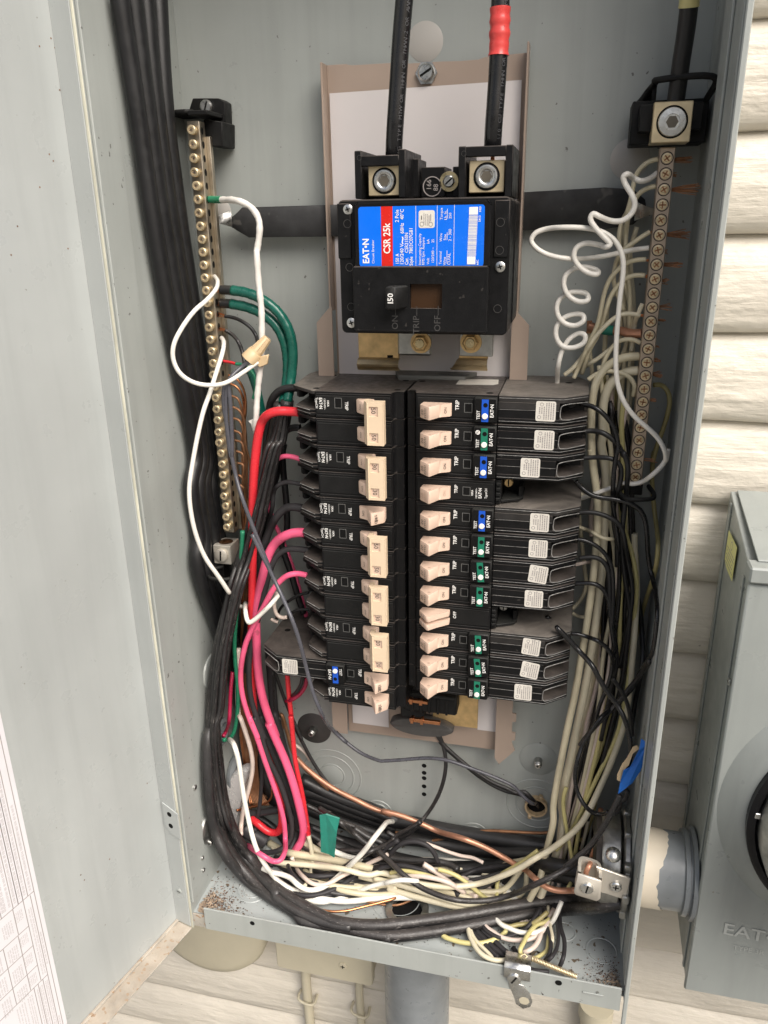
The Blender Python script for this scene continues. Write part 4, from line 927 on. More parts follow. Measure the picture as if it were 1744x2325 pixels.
        for ci, (c0, c1) in enumerate(cells):
            bm = nb(); box(bm, w0[0], w0[1], -94.0, -93, c0, c1); obj('rating_window', bm, 'beige', tie)
            a = amps[ci]; bm = nb(); text(bm, a, 4.3, (-16.7, -94.15, (c0+c1)/2+(0.5 if ci == 0 else .2)), (0, 0, -1), VX, .0, .95); obj('rating', bm, 'print_black', tie)
    return t
# right column
RIGHT = [('blue', 0, 0), ('green', 0, 0), ('blue', 0, -8), None, ('blue', 0, 0), ('green', 0, 0), ('green', -6, 1), ('green', 0, -1), None, ('green', -5, -1), ('green', -8, -1), ('green', 0, -5)]
for r, v in enumerate(RIGHT):
    if v: afci(r, 1, v[0], 'r', tilt=v[1], lbl_dx=v[2], ttl=(r == 1), top=(r in (0, 4, 9)))
plain(3, 1, 1, ['20'], 'fourth breaker down the right column, the short one with a single handle')
plain(8, 1, 1, ['20'], 'ninth in the right column, tandem breaker with two slim handles marked OFF', tandem=True)
# left column
plain(0, -1, 2, ['50', '50'], 'top double breaker of the left column, marked 50, with the red wire', top=True)
plain(2, -1, 2, ['30', '30'], 'second double breaker of the left column, marked 30')
plain(4, -1, 1, ['15'], 'single 15 breaker in the middle of the left column', txt='15/SWD')
plain(5, -1, 2, ['50', '50'], 'double breaker marked 50 just below the single 15 breaker')
plain(7, -1, 2, ['30', '30'], 'double breaker marked 30 in the lower half of the left column')
plain(9, -1, 2, ['20', '20'], 'double breaker marked 20, lowest double of the left column')
afci(11, -1, 'blue', 'l')
plain(12, -1, 1, ['20'], 'lowest single breaker of the left column, handle marked 20')
# sticker on the top face of the right column
q = [at('J', 470, 182, -40)]; bm = nb()
pts = [atz('J', u, v, ZR+.06) for u, v in ((468, 182), (760, 187), (800, 180), (803, 146), (500, 140))]
prism(bm, pts, (0, 0, .12)); solo('barcode_sticker', bm, 'sticker', 'white bar code sticker on the dusty top of the right column', 'sticker')
bm = nb()
for u, v in ((780, 113), (205, 157), (1355, 170), (735, 250), (130, 230)): p = atz('J', u, v, ZR+.03); lathe(bm, p, VZ, [(0, .05), (2.3, .05), (2.4, 0)], 18)
for u, v in ((548, 148), (1298, 203), (360, 282), (1210, 300)): p = atz('H', u, v, ZL+.03); lathe(bm, p, VZ, [(0, .05), (2.2, .05), (2.3, 0)], 18)
p = atz('L', 840, 765, ZL-PB*11+.03); lathe(bm, p, VZ, [(0, .05), (2.4, .05), (2.5, 0)], 18)
tops = [o for o in COL.objects if o.name.startswith('circuit_breaker')]
obj('rivet_holes', bm, 'hole', tops[0])
# ================================================================ neutral and ground bars
def bar(name, label, X, Z0, Y, n, hw, m_, depth, headr, headh, slot, right):
    t = thing(name, label, 'terminal bar', (X, Y+depth, Z0-8.69*n))
    zt, zb = Z0+6, Z0-8.69*(n-1)-6
    bm = nb(); box(bm, X-hw, X+hw, Y, Y+depth, zb, zt, .5); obj('bar', bm, m_, t, 30)
    hm = None; r_ = random.Random(n)
    for k in range(n):
        z = Z0-8.69*k
        if not right:
            bm = nb(); L = headh*r_.uniform(.75, 1.25); lathe(bm, (X+r_.uniform(-.2, .2), Y, z), (r_.uniform(-.05, .05), -1, r_.uniform(-.05, .05)), [(headr*.8, 0), (headr*.82, L*.35), (headr, L*.4), (headr, L*.9), (headr*.86, L), (headr*.5, L), (headr*.42, L-.9), (0, L-.9)], 18)
            s = obj('screw', bm, 'brass_pale', t, 35)
        else:
            bm = nb(); lathe(bm, (X, Y, z), (0, -1, 0), [(headr*1.12, .02), (headr*1.12, .12), (headr, .14), (headr, .12), (headr*.96, -.05), (0, -.05)], 20); obj('screw_bore', bm, 'hole', t, 30)
            bm = nb(); lathe(bm, (X, Y-.05, z), (0, -1, 0), [(headr*.88, 0), (headr*.84, .5), (headr*.62, .62), (headr*.5, .3), (0, .3)], 18); s = obj('screw', bm, 'brass_pale', t, 35)
        a = r_.uniform(0, math.pi); bm = nb(); yy = Y-(L-.85 if not right else .38)
        for aa in (a, a+math.pi/2):
            d1 = Vector((math.cos(aa), 0, math.sin(aa))); d2 = Vector((-math.sin(aa), 0, math.cos(aa))); q = Vector((X, yy, z)); l, w_ = headr*.62, headr*.12
            prism(bm, [q-d1*l-d2*w_, q+d1*l-d2*w_, q+d1*l+d2*w_, q-d1*l+d2*w_], (0, -.5 if not right else -.32, 0))
        obj('driver_slot', bm, 'bronze_bar' if not right else 'copper_dull', s)
        if not right:
            bm = nb(); lathe(bm, (X+hw, Y+depth*.45, z), VX, [(0, .04), (2.3, .04), (2.4, 0)], 16)
            for v in bm.verts: v.co.y = (v.co.y-(Y+depth*.45))*.8+Y+depth*.45
            obj('wire_hole', bm, 'hole', t)
    return t
XL, ZLB = -152.77, 215.14; XR, ZRB = 154.25, 188.28
gb = bar('ground_bar', 'long pale brass ground bar with raised screws near the left wall', XL, ZLB, -37.5, 34, 4.5, 'nickel_bar', 9, 3.1, 4.0, 'c', False)
nbb = bar('neutral_bar', 'long bronze coloured neutral bar with flush screws near the right wall', XR, ZRB, -41, 24, 4.5, 'bronze_bar', 9, 3.35, .6, 'c', True)
# ground bar: rear strip, plastic standoff, lug block and wire loop
bm = nb(); box(bm, XL+1.0, XL+7.2, -28.4, -24, ZLB-8.69*33-6, ZLB-3, .4); obj('rear_strip', bm, 'nickel_bar', gb)
st = thing('bar_standoff', 'black plastic standoff at the top of the left ground bar', 'bracket', (XL+8, -10, 215))
def PP(u, v, Y): p = at('P', u, v, Y); return p
bm = nb()
a = [PP(690, 180, -14), PP(1160, 180, -14), PP(1265, 245, -14), PP(1280, 640, -14), PP(990, 560, -14), PP(620, 400, -14)]
prism(bm, a, (0, 12, 0), .5); obj('upper_block', bm, 'black_matte', st, 40)
a = [PP(880, 560, -24), PP(1220, 600, -24), PP(1222, 1050, -24), PP(990, 1040, -24), PP(900, 900, -24)]
bm = nb(); prism(bm, a, (0, 22, 0), .5); obj('lower_block', bm, 'black_matte', st, 40)
bm = nb(); zt = 229.5
a = [atz('P', u, v, zt) for u, v in ((160, 400), (540, 372), (700, 380), (960, 545), (600, 570), (430, 520))]
prism(bm, a, (0, 0, -2.6), .4); box(bm, XL-2, XL+12, -40, -12, zt-5.2, zt-2.4, .4); obj('top_plate', bm, 'black_matte', st, 40)
p = PP(930, 330, -16); slot_head(st, 'screw', (p.x, -14.3, p.z), (.1, -1, 0), 4.4, 3.2, 'zinc', 'line', 70)
# lug on the ground bar's end
zb = ZLB-8.69*33
lgk = thing('end_lug', 'square tin plated lug with a large slotted screw at the foot of the ground bar', 'wire lug', (XL, -35, zb-26))
x0, x1, z0, z1 = rectpx('Y', 597, 1722, 768, 1905, -45)
bm = nb(); box(bm, x0, x1, -45, -27, z0, z1, .5); obj('block', bm, 'alu', lgk, 30)
bm = nb(); c = Vector(((x0+x1)/2, -36, z1+.02)); lathe(bm, c, VZ, [(0, .05), (5.6, .05), (5.9, 0)], 28); obj('wire_bore', bm, 'brown_slot', lgk)
bm = nb(); lathe(bm, c+Vector((0, 1, .06)), VZ, [(0, .05), (2.8, .05), (3, 0)], 14); obj('copper_end', bm, 'copper', lgk)
slot_head(lgk, 'screw', ((x0+x1)/2-.3, -45, (z0+z1)/2), (0, -1, 0), 5.6, 2.4, 'alu', 'line', 85)
bm = nb(); pth = [atz('Y', u, v, z0-4) for u, v in ((690, 1930), (600, 1960), (548, 2010), (570, 2048), (760, 2055), (820, 2000), (835, 1940))]
tube(bm, crom(pth, 6), 1.5, 10); solo('support_loop', bm, 'black_matte', 'black plastic loop under the end lug of the ground bar', 'bracket', smooth=60)
# neutral bar: big lug block in a black plastic housing
nl = thing('neutral_lug', 'large square brass lug with a hex socket screw in a black plastic housing', 'wire lug', (XR, -30, ZRB+6))
x0, x1, z0, z1 = rectpx('C', 935, 635, 1180, 893, -52)
bm = nb(); box(bm, x0, x1, -52, -32, z0, z1, .4); obj('block', bm, 'brass_pale', nl)
cx, cz = (x0+x1)/2, (z0+z1)/2; r = (x1-x0)*.385
bm = nb(); lathe(bm, (cx, -52.1, cz), (0, -1, 0), [(0, .2), (r*1.04, .2), (r*1.06, 0)], 36); obj('socket_bore', bm, 'hole', nl)
bm = nb(); lathe(bm, (cx, -52.2, cz), (0, -1, 0), [(0, .4), (r*.5, .4), (r*.52, 1.2), (r*.9, 1.0), (r*.96, .2)], 36); obj('set_screw', bm, 'zinc', nl, 40)
bm = nb(); lathe(bm, (cx, -52.8, cz), (0, -1, 0), [(0, .1), (r*.42, .1), (r*.42, 0)], 6); obj('hex_socket', bm, 'socket', nl)
A = rectpx('C', 800, 625, 1278, 900, -34)
bm = nb(); box(bm, A[0], A[1], -34, -6, A[2], A[3], .6); box(bm, A[0]+4, A[1]-4, -44, -32, A[2]+6, A[3]-3, .6); obj('housing', bm, 'black_matte', nl, 40)
bm = nb()
zt = A[3]+9.5
pth = [Vector((A[0]+3, -20, A[3]-2)), Vector((A[0]+9, -24, zt-3)), Vector((A[0]+12, -30, zt)), Vector((A[0]+12, -42, zt)), Vector((A[1]-2, -46, zt)), Vector((A[1]+1, -44, zt-2)), Vector((A[1]-2, -34, A[3]-1))]
tube(bm, crom(pth, 5), 1.9, 8); box(bm, A[0]+11, A[0]+13.5, -28, -10, A[3]-2, zt, .3); prism(bm, [Vector((A[0]+.5, -20, A[3]-1)), Vector((A[0]+10, -20, zt)), Vector((A[0]+12, -20, zt)), Vector((A[0]+12, -20, A[3]-1))], (0, 12, 0), .3)
obj('housing_frame', bm, 'black_matte', nl, 50)
bm = nb(); pth = [atz('O', u, v, ZRB-8.69*24-1) for u, v in ((640, 335), (545, 370), (600, 440), (780, 440), (800, 410), (760, 345))]
tube(bm, crom(pth, 5), 1.6, 8); box(bm, XR-6, XR+6, -36, -8, ZRB-8.69*24-6, ZRB-8.69*24+2, .6); solo('lower_standoff', bm, 'black_matte', 'black plastic loop and block at the foot of the right neutral bar', 'bracket', smooth=50)
# ================================================================ wires
WIRES = {}
def parse(sp):
    P = []; z = 's'; d = -40
    for tok in sp.replace('\n', ' ').split(';'):
        t = tok.split()
        if not t: continue
        if not (t[0][0].isdigit() or t[0][0] == '-'): z = t.pop(0)
        u, v = float(t[0]), float(t[1])
        if len(t) > 2: d = t[2]
        P.append((z, u, v, d))
    return P
def conv(P, r):
    out = []
    for z, u, v, d in P:
        d = str(d)
        if d[0] == 'x': p = atx(z, u, v, float(d[1:]))
        elif d[0] == 'z': p = atz(z, u, v, float(d[1:]))
        else: p = at(z, u, v, float(d))
        if p.z < FZ+r and p.z > -500 and abs(p.x) < 260: p = atz(z, u, v, FZ+r+.3)
        if p.y < FY+3.5+r and -400 < p.z < -372: p = Vector((p.x, FY+3.5+r, p.z))
        if p.y > -r-.5: p = at(z, u, v, -r-.5)
        if p.y > FY and abs(p.x) > WX-3-r and abs(p.x) < 230: p = atx(z, u, v, math.copysign(WX-3-r, p.x))
        out.append(p)
    return out
def W(label, m_, wpx, spec, group='wires', name='wire', cat='wire', per=7, seg=None, free_=False, rf=None, wob=0, ext=''):
    P = parse(spec); z, u, v, d = P[len(P)//2]; q = conv([P[len(P)//2]], 1)[0]
    r = wpx/2*((q-CP).dot(CF))/FPX
    pts = conv(P, r) if not free_ else conv(P, -999)
    if 's' in ext: d_ = (pts[0]-pts[1]).normalized(); pts = [pts[0]+d_*12+Vector((0, 10, -1))]+pts
    if 'e' in ext: d_ = (pts[-1]-pts[-2]).normalized(); pts = pts+[pts[-1]+d_*12+Vector((0, 10, -1))]
    path = smooth(crom(pts, per), 6 if r > 3 else 4)
    if wob:
        rr = random.Random(len(label)); ph = [rr.uniform(0, 6) for _ in range(3)]
        path = [p+Vector((math.sin(i*.31+ph[0]), math.sin(i*.23+ph[1]), math.sin(i*.27+ph[2])))*wob for i, p in enumerate(path)]
    n = seg or (16 if r > 4 else 12 if r > 2 else 9)
    loc = path[0]; t = thing(name, label, cat, loc, group)
    bm = nb(); tube(bm, path, r, n, rf); obj('insulation', bm, m_, t, 0)
    WIRES[label] = (t, path, r); return t, path, r
def sleeve(w, i0, i1, dr, m_, name='tape', label=None, rag=False):
    """a part covering the wire between two fractions of its length"""
    t, path, r = w; n = len(path); a, b = int(i0*(n-1)), int(i1*(n-1))+1; bm = nb(); seg = path[a:b+1]
    f = None
    if rag: f = lambda q, L: 1+.05*math.sin(L*1.1)+.04*math.sin(L*2.7+1)
    tube(bm, seg, r+dr, 16, f); return obj(name, bm, m_, t, 50, label=label)
def strands(parent, p, d, n, L, spread, m_='copper', name='copper_strands'):
    bm = nb(); r_ = random.Random(int(abs(p.x*7+p.z*13))); d = Vector(d).normalized(); u, v = frame(d)
    for i in range(n):
        a = r_.uniform(0, 6.28); s = r_.uniform(0, spread); st_ = p+(u*math.cos(a)+v*math.sin(a))*r_.uniform(0, 1.1)
        e = st_+(d+(u*math.cos(a)+v*math.sin(a))*s).normalized()*L*r_.uniform(.6, 1); tube(bm, [st_, (st_+e)/2+u*r_.uniform(-.6, .6)+v*r_.uniform(-.5, .5), e], .26, 5)
    return obj(name, bm, m_, parent, 60, kind='stuff')
# ---- incoming service conductors
w = W('thick black cable entering the left lug of the main breaker', 'w_black_print', 40, 'B 885 -60 -66; 858 250; 838 560; 818 850; 812 1030 -60', 'service cables', 'service_cable', 'cable')
w = W('thick black cable with red tape entering the right lug of the main breaker', 'w_black_print', 41, 'B 1484 -60 -64; 1478 200; 1462 500; 1440 800; 1432 950 -60', 'service cables', 'service_cable', 'cable', per=12)
sleeve(w, .11, .355, .55, 'tape_red', 'red_tape', rag=True); strands(w[0], at('B', 1435, 945, -60), (0, 0, -1), 18, 14, .12)
w = W('thick black cable with pale tape entering the big lug on the right', 'w_black', 40, 'C 1172 -60 -52; 1150 150 -48; 1115 380 -44; 1085 600 -40; 1070 700', 'service cables', 'service_cable', 'cable', per=10)
sleeve(w, 0, .12, .5, 'w_yellow', 'pale_tape', rag=True)
for i, pts in enumerate(('A 742 -60 -46; 815 400; 875 800; 945 1300; D 145 100; 233 600 -42; 310 1000; 405 1500; Y 360 1100 -34; 450 1600; L 150 250 -26; 260 600 -12; 400 1000 -9; M 520 100 -9; 600 420 -12; 900 640; 1300 800; 1659 930',
    'A 824 -60 -34; 880 400; 932 800; 1002 1300; D 205 100; 288 600 -30; 356 1000; 440 1500; Y 420 1100 -26; 500 1600; L 200 300 -16; 330 700 -10; 450 1100 -9; M 560 160 -9; 640 480 -12; 700 720; 960 640; 1300 760; 1659 880; N 200 880; 600 960; 1250 1060 -20; 1500 1110; V 1150 180 -50; 1300 240',
    'A 906 -60 -22; 945 400; 990 800; 1058 1300; D 258 100; 342 600 -18; 402 1000; 472 1500; Y 490 1100 -14; 590 1600; L 320 500 -12; 420 860 -9; 520 1300 -9; M 640 240 -9; 720 520 -12; 960 760; 1300 900; 1659 1010; N 300 1010; 700 1090; 1250 1130 -30; 1450 1180; V 1200 280 -50',
    'A 988 -60 -9; 1012 400; 1044 800; 1112 1300; D 308 100; 388 600 -9; 446 1000; 500 1500; Y 555 1100 -8; 640 1600; L 400 500 -8; 500 1000; M 600 300 -9; 740 700 -20; 1000 960; 1400 1080; N 100 1150 -30; 600 1240; 1150 1210; 1300 1260 -40; V 1250 330 -60')):
    W('thick black cable along the left wall, '+('nearest the door', 'second from the door', 'third from the door', 'nearest the back')[i], 'w_black', (33, 33, 32, 33)[i], pts, 'black feeder cables on the left wall', 'feeder_cable', 'cable')
W('black cable crossing the lower back wall behind the wires', 'w_black', 30, 'M 940 560 -12; 1200 690; 1500 800; N 100 850; 500 960; 900 1010; 1250 1060; 1400 1090 -20', 'black feeder cables at the bottom', 'feeder_cable', 'cable')
W('black cable crossing low behind the cream wires', 'w_black', 32, 'M 1000 1000 -34; 1300 1110; N 0 1190; 400 1250; 800 1240; 1200 1200; V 900 190 -50; 1200 250', 'black feeder cables at the bottom', 'feeder_cable', 'cable')
# ---- green taped pair from the ground bar, which become the worn pair sweeping along the floor
g1 = W('upper green taped cable curving down from the ground bar', 'tape_green', 23, 'D 625 440 -34; 720 455; 830 505; 920 580; 985 690; 1010 820; 1000 980; 975 1140 -40', 'green taped ground cables', 'ground_cable', 'cable', per=9, rf=lambda q, L: 1+.03*math.sin(L*.9)+.02*math.sin(L*2.3))
g2 = W('lower green taped cable curving down from the ground bar', 'tape_green', 23, 'D 620 525 -30; 720 545; 830 594; 912 670; 956 765; 976 880; 970 1015; 948 1145 -38', 'green taped ground cables', 'ground_cable', 'cable', per=9, rf=lambda q, L: 1+.03*math.sin(L*.8+1)+.02*math.sin(L*2.1))
for gg, v0, y in ((g1, 440, -34), (g2, 525, -30)):
    q0, q1 = at('D', 556, v0-4, y), at('D', 628, v0, y); bm = nb(); tube(bm, [q0, (q0+q1)/2, q1], gg[2]*.92, 14); obj('black_end', bm, 'w_black', gg[0], 60)
    strands(gg[0], at('D', 560, v0, y), (-1, 0, 0), 34, 11, .12)
for u, v, a in ((945, 620, .9), (975, 700, .8), (1000, 780, .5), (1008, 860, .3), (1005, 930, -.1)):
    pass
wk = dict(group='worn black cables sweeping along the floor')
W('worn black cable behind, running from the green tape to the lower right', 'w_worn', 25, 'D 975 1130 -40; 935 1350; Y 1240 640 -42; 1140 1000; 1030 1450; 930 1800 -50; L 450 420 -56; 395 720; 345 1050 -60; 315 1400; M 292 120 -62; 316 420 -66; 352 700; 402 880 -70; 458 1010; 565 1165; 710 1335 z-384; 870 1460; 1040 1560; T 1000 395 z-384; 1250 420; 1500 395; V 350 530 z-384; 700 465; 1050 430; 1250 425 -95; 1380 430', name='feeder_cable', cat='cable', per=8, **wk)
W('worn black cable in front, hugging the left wall and the floor', 'w_worn', 25, 'D 930 1150 -38; 880 1400; Y 1180 700 -38; 1080 1100; 960 1600 -46; L 480 260 -54; 400 560; 320 900 -62; 275 1200; 262 1500 -70; M 262 150; 262 450 -76; 280 700; 314 880 -80; 358 1020; 462 1190; 605 1350 z-389; 770 1480; 950 1585; T 900 430 z-389; 1080 470; 1300 485; V 0 665 z-389; 350 610; 700 540; 1000 500; 1250 480 -100; 1390 450', name='feeder_cable', cat='cable', per=8, **wk)
W('outermost worn black cable pressed against the left wall', 'w_worn_light', 24, 'L 440 430 -46; 380 700 -48; 320 980 -50; 285 1250 -56; 262 1500 -60; M 240 240 -66; 233 480; 248 720; 285 940; 370 1130 -90; 520 1310 z-390; 700 1450; 900 1570; T 800 400; 960 455; 1150 500; 1350 500 z-390', name='feeder_cable', cat='cable', **wk)
W('third worn black cable inside the sweep at the lower left', 'w_worn_light', 22, 'L 420 600 -50; 330 1000 -54; 285 1350 -60; M 262 250 -64; 290 560 -66; 335 800; 420 1000; 560 1220 z-384; 760 1420; T 620 230 z-386; 760 330; 930 400; 1100 430 z-385', name='feeder_cable', cat='cable', **wk)
for i, (du, y) in enumerate(((-34, -8), (-8, -14), (20, -12), (44, -4))):
    W(('leftmost', 'second', 'third', 'rightmost')[i]+' slim worn black wire riding on the worn black trunk', 'w_worn' if i % 2 else 'w_worn_light', 10.5,
      f'D {955+du*.5:.0f} 1180 {-42+y}; {915+du} 1400; Y {1210+du*1.6:.0f} 700 {-46+y}; {1100+du*1.6:.0f} 1100; {990+du*1.8:.0f} 1560; {900+du*1.8:.0f} 1900; L {455+du*1.2:.0f} 420 {-58+y}; {385+du} 720; {325+du} 1050 {-62+y}; {300+du*.9:.0f} 1400; M {276+du*.7:.0f} 150 {-66+y}; {286+du*.9:.0f} 450; {318+du*1.1:.0f} 720; {362+du*1.1:.0f} 900 {-72+y}; {470+du*1.1:.0f} 1040 -46; {600+du} 1150 -30; {760+du} 1210 -22', name='wire', cat='wire', group='worn black cables sweeping along the floor', per=5, wob=.5)
W('black cable behind the red wire on the left', 'w_black', 22, 'Y 1290 700 -20; 1180 1150; 1060 1650; L 640 100 -22; 570 500; 520 900', 'black wires left of the breakers', 'feeder_cable', 'cable')
# ---- white wires at the left
w = W('white taped wire with a green end hanging from the ground bar', 'tape_white', 14.5, 'A 1318 1252 -32; 1400 1254 -38; 1500 1262 -50; 1575 1300; 1622 1370; 1630 1450; 1612 1580; D 782 200 -52; 795 400; 812 560; 815 740; 812 880; 795 1010; 785 1120; 778 1240; 772 1320 -50', per=9, rf=lambda q, L: 1+.06*math.sin(L*.55)+.03*math.sin(L*1.3))
sleeve(w, 0, .055, .25, 'w_green', 'green_end')
bm = nb(); pts = [at('Y', u, v, -51) for u, v in ((945, 468), (1010, 440), (1052, 445), (1050, 520), (1018, 620), (1005, 612), (985, 540), (975, 500))]; prism(bm, pts, (0, .6, 0)); obj('tape_flag', bm, 'tape_white', w[0])
W('white wire looping left around the ground bar into the tan wire nut', 'w_white', 10.5, 'D 518 352 -34; 537 385 -50; 528 430 -62; 470 500 -76; 390 570 -88; 310 680 -96; 262 780 -100; 258 870 -100; 300 960 -98; 390 1020 -92; 500 1036 -84; 590 1020 -76; 690 960 -66; 790 890 -58', per=9)
W('long white wire hanging in front of the ground bar', 'w_white_print', 10.5, 'D 562 738 -36; 576 770 -48; 565 840 -62; 530 950 -70; 490 1080 -78; 450 1190 -84; Y 440 600 -88; 385 900 -92; 352 1150 -96; 372 1400 -96; 430 1640 -94; 520 1850 -90; 640 2020 -84; 760 2200 -74; L 320 360 -64; 400 490 -46; 470 580; 515 590 -44', per=9)
W('short bent white wire with a hooked end in front of the red wire', 'w_white', 10.5, 'L 520 560 -40; 522 620 -66; 532 680 -70; 548 708; 580 695; 640 645; 710 575; 775 498 -58', per=9)
W('short white wire stub curving beside the dark plastic housing', 'w_pinkwhite', 9, 'L 765 480 -40; 742 540; 742 610; 765 655; 800 672; 834 668 -40')
W('tiny pale wire stub left of the long left breaker', 'w_pinkwhite', 8, 'L 715 680 -36; 740 695; 768 705')
W('slim grey black wire running diagonally from the wire nut to the back wall', 'w_slate', 9.5, 'D 745 878 -62; 690 920; 620 985 -70; 592 1060; 588 1180; 600 1350; 628 1520; Y 742 60 -70; 700 160; 700 320; 740 560; 775 800; 820 1020; 880 1230 -76; 980 1500; 1080 1750; 1180 2000; L 560 20 -84; 650 200; 760 430; 860 650 -96; 930 850; 975 1030 -92; 1035 1250; 1100 1400; 1180 1520 -50; 1290 1620; M 1200 200 -40; 1290 290; 1400 370; 1540 425 -30; N 60 425; 220 415; 400 402; 560 420; 700 470; 840 520; 960 570; 1050 615; 1110 680; 1170 735; 1230 748 -2', per=6)
W('upper black wire of the twisted pair going into the back wall grommet', 'w_worn_light', 9, 'N 470 225 -14; 520 300 -14; 600 375; 700 460; 800 530; 900 590; 1000 630; 1070 665; 1130 655; 1180 700; 1235 765 -2')
W('lower black wire from the insulator dropping into the bottom bundle', 'w_worn_light', 9, 'N 488 225 -14; 525 330; 540 440 -16; 520 580; 470 710; 400 820; 320 920 -24; 200 1010; 80 1060; M 1500 1130 -34; 1350 1200; 1150 1280 -40')
W('black wire curving from the insulator foot toward the grommet', 'w_black', 8.5, 'N 455 235 -10; 530 320; 640 420 -10; 760 520; 880 600; 1000 655; 1080 672; 1160 705; 1220 750 -2')
# grommet with hole in the back wall
gr = thing('cable_grommet', 'cream plastic snap-in grommet in the back wall with black wires through it', 'cable grommet', (101.2, -2, -338))
bm = nb(); ringb(bm, (101.2, -.3, -332.2), (0, -1, 0), 8.2, 9.9, 5, 28); obj('ring', bm, 'nut_tan', gr, 40)
bm = nb(); box(bm, 103, 106.5, -6, -1, -323.5, -319.5, .8); box(bm, 94.5, 98, -6, -1, -345, -341, .8); obj('snap_ear', bm, 'nut_tan', gr)
bm = nb(); lathe(bm, (101.2, -.4, -332.2), (0, -1, 0), [(0, .05), (8.2, .05), (8.3, 0)], 24); obj('opening', bm, 'hole', gr)
# wire nut
wn = thing('wire_nut', 'tan winged wire connector hanging beside the ground bar', 'wire connector', at('D', 780, 880, -58))
p0, p1 = at('D', 742, 868, -58), at('D', 852, 738, -54)
bm = nb(); cyl(bm, p0, p1, 5.2, 3.1, 18, bev=.5)
ax = (p1-p0).normalized(); u_, v_ = frame(ax)
for i in range(9):
    a = i*2*math.pi/9; o_ = u_*math.cos(a)+v_*math.sin(a); cyl(bm, p0+ax*8+o_*4.2, p1-ax*.6+o_*2.9, .5, .35, 6)
obj('ribbed_cap', bm, 'nut_tan', wn, 40)
bm = nb(); cyl(bm, p0-ax*1.5, p0+ax*6, 6.4, 5.6, 20, bev=.3)
prism(bm, [at('D', u, v, -59) for u, v in ((692, 858), (735, 795), (790, 775), (775, 862), (735, 868))], (0, 2.4, 0), .5)
prism(bm, [at('D', u, v, -58) for u, v in ((790, 860), (856, 842), (848, 905), (800, 925), (765, 900))], (0, 2.4, 0), .5); obj('winged_skirt', bm, 'nut_tan', wn, 40)
bm = nb(); cyl(bm, p0-ax*1.55, p0-ax*1.7, 5.0, n=18); obj('opening', bm, 'brown_slot', wn)
# ---- small wires on the ground bar
w = W('short black wire curving from the ground bar up to the wire nut', 'w_black', 8.5, 'D 582 602 -32; 640 612; 700 640 -36; 750 680; 780 730; 790 790 -44'); strands(w[0], at('D', 585, 603, -32), (-1, 0, .2), 12, 14, .15)
w = W('second short black wire curving down from the ground bar', 'w_worn', 9, 'D 585 690 -32; 625 715; 665 760 -36; 690 820; 705 890 -40; 715 960'); strands(w[0], at('D', 588, 692, -32), (-1, 0, .3), 12, 14, .15)
w = W('thin red wire with a green sleeve leaving the ground bar', 'w_red', 7, 'D 572 884 -32; 610 890; 655 902 -36'); 
W('thin green wire passing behind the white taped wire', 'w_green', 7.5, 'D 650 902 -36; 690 905; 740 940 -34; 770 985; 775 1060; 760 1120')
W('wide green taped cable dropping behind the white taped wire', 'tape_green', 19, 'D 735 930 -26; 760 990; 790 1090; 815 1200 -24; Y 1110 420 -24; 1085 520', 'green taped ground cables', 'ground_cable', 'cable')
cu = 'bare copper ground wires on the ground bar'
names = ['first', 'second', 'third', 'fourth', 'fifth', 'sixth', 'seventh', 'eighth', 'ninth', 'tenth', 'eleventh']
for i, v in enumerate((8, 92, 215, 325, 440, 565, 662, 770, 890, 1010, 1110)):
    u0 = 745+i*11.5; um = 905-(i % 3)*12; ue = 895+(i % 4)*20; L_ = [f'Y {u0} {v} -32', f'{u0+60} {v+18+i%2*6}', f'{(u0+um)/2+40} {v+75}', f'{um+8} {v+190} -28', f'{um+15-i*2} {v+380}']
    y = v+560
    while y < 1500: L_.append(f'{ue+ (10 if i%2 else -6)} {y} -24'); y += 330
    L_ += [f'L {500+i*9} 480 -24', f'{490+i*9} 800', f'{488+i*9} 1150', f'{492+i*10} 1500', f'M {480+i*11} 200 -24', f'{520+i*9} 480', f'{540+i*9} 640', f'{560+i*14} 760 -30']
    if v > 1000: L_ = [f'Y {u0} {v} -32', f'{u0+40} {v+30}', f'{u0+60} {v+150} -26', 'Y 880 1500 -24']+L_[-8:]
    W(f'bare copper wire in the {names[i]} copper position down the ground bar', 'copper_dull' if i > 1 else 'copper', 5.2, ';'.join(L_), cu, per=5, seg=7)
for i, (v0) in enumerate((0,)):
    W('bare copper wire curling at the lower left behind the pink wires', 'copper_dull', 5, 'M 620 300 -22; 600 520; 650 680; 720 700; 700 640 ; 660 740; 560 780; 460 800 -40', cu)
    W('copper wire hooked across the lower left bundle', 'copper', 5, 'c 870 760 -34; 870 880; 800 960; 700 990; 560 1020; 430 1050 -44', cu)
# ---- heavy coloured wires from the left breakers
W('thick red wire from the top left breaker dropping down', 'w_red', 19, 'Y 1455 378 -58; 1360 372; 1240 370 -60; 1150 400; 1085 470 -56; 1050 590; 1020 800; 1000 1050; 990 1400 -54; 985 1750; L 577 60 -52; 575 300; 573 520 -50; 570 750; 560 950 -46; 575 1200 -40; 600 1500; M 660 300 -34; 760 600 -36; 800 860 -44; 770 960; 700 960; 620 900; 570 860 -40', per=7)
W('black wire from the topmost terminal of the left column', 'w_black', 17, 'Y 1460 135 -40; 1360 138; 1260 165; 1190 240; 1160 340 -36; 1140 520; 1120 800 -32; 1080 1200; 1040 1600; L 620 80 -32; 600 400; 590 800 -30', 'black wires left of the breakers')
W('black wire from the second terminal of the left column', 'w_black', 15, 'Y 1470 535 -40; 1400 535; 1340 555; 1300 620 -36; 1290 760; 1300 1000 -26; 1330 1300; 1330 1600; L 790 100 -22; 860 320; 920 520; 960 640', 'black wires left of the breakers')
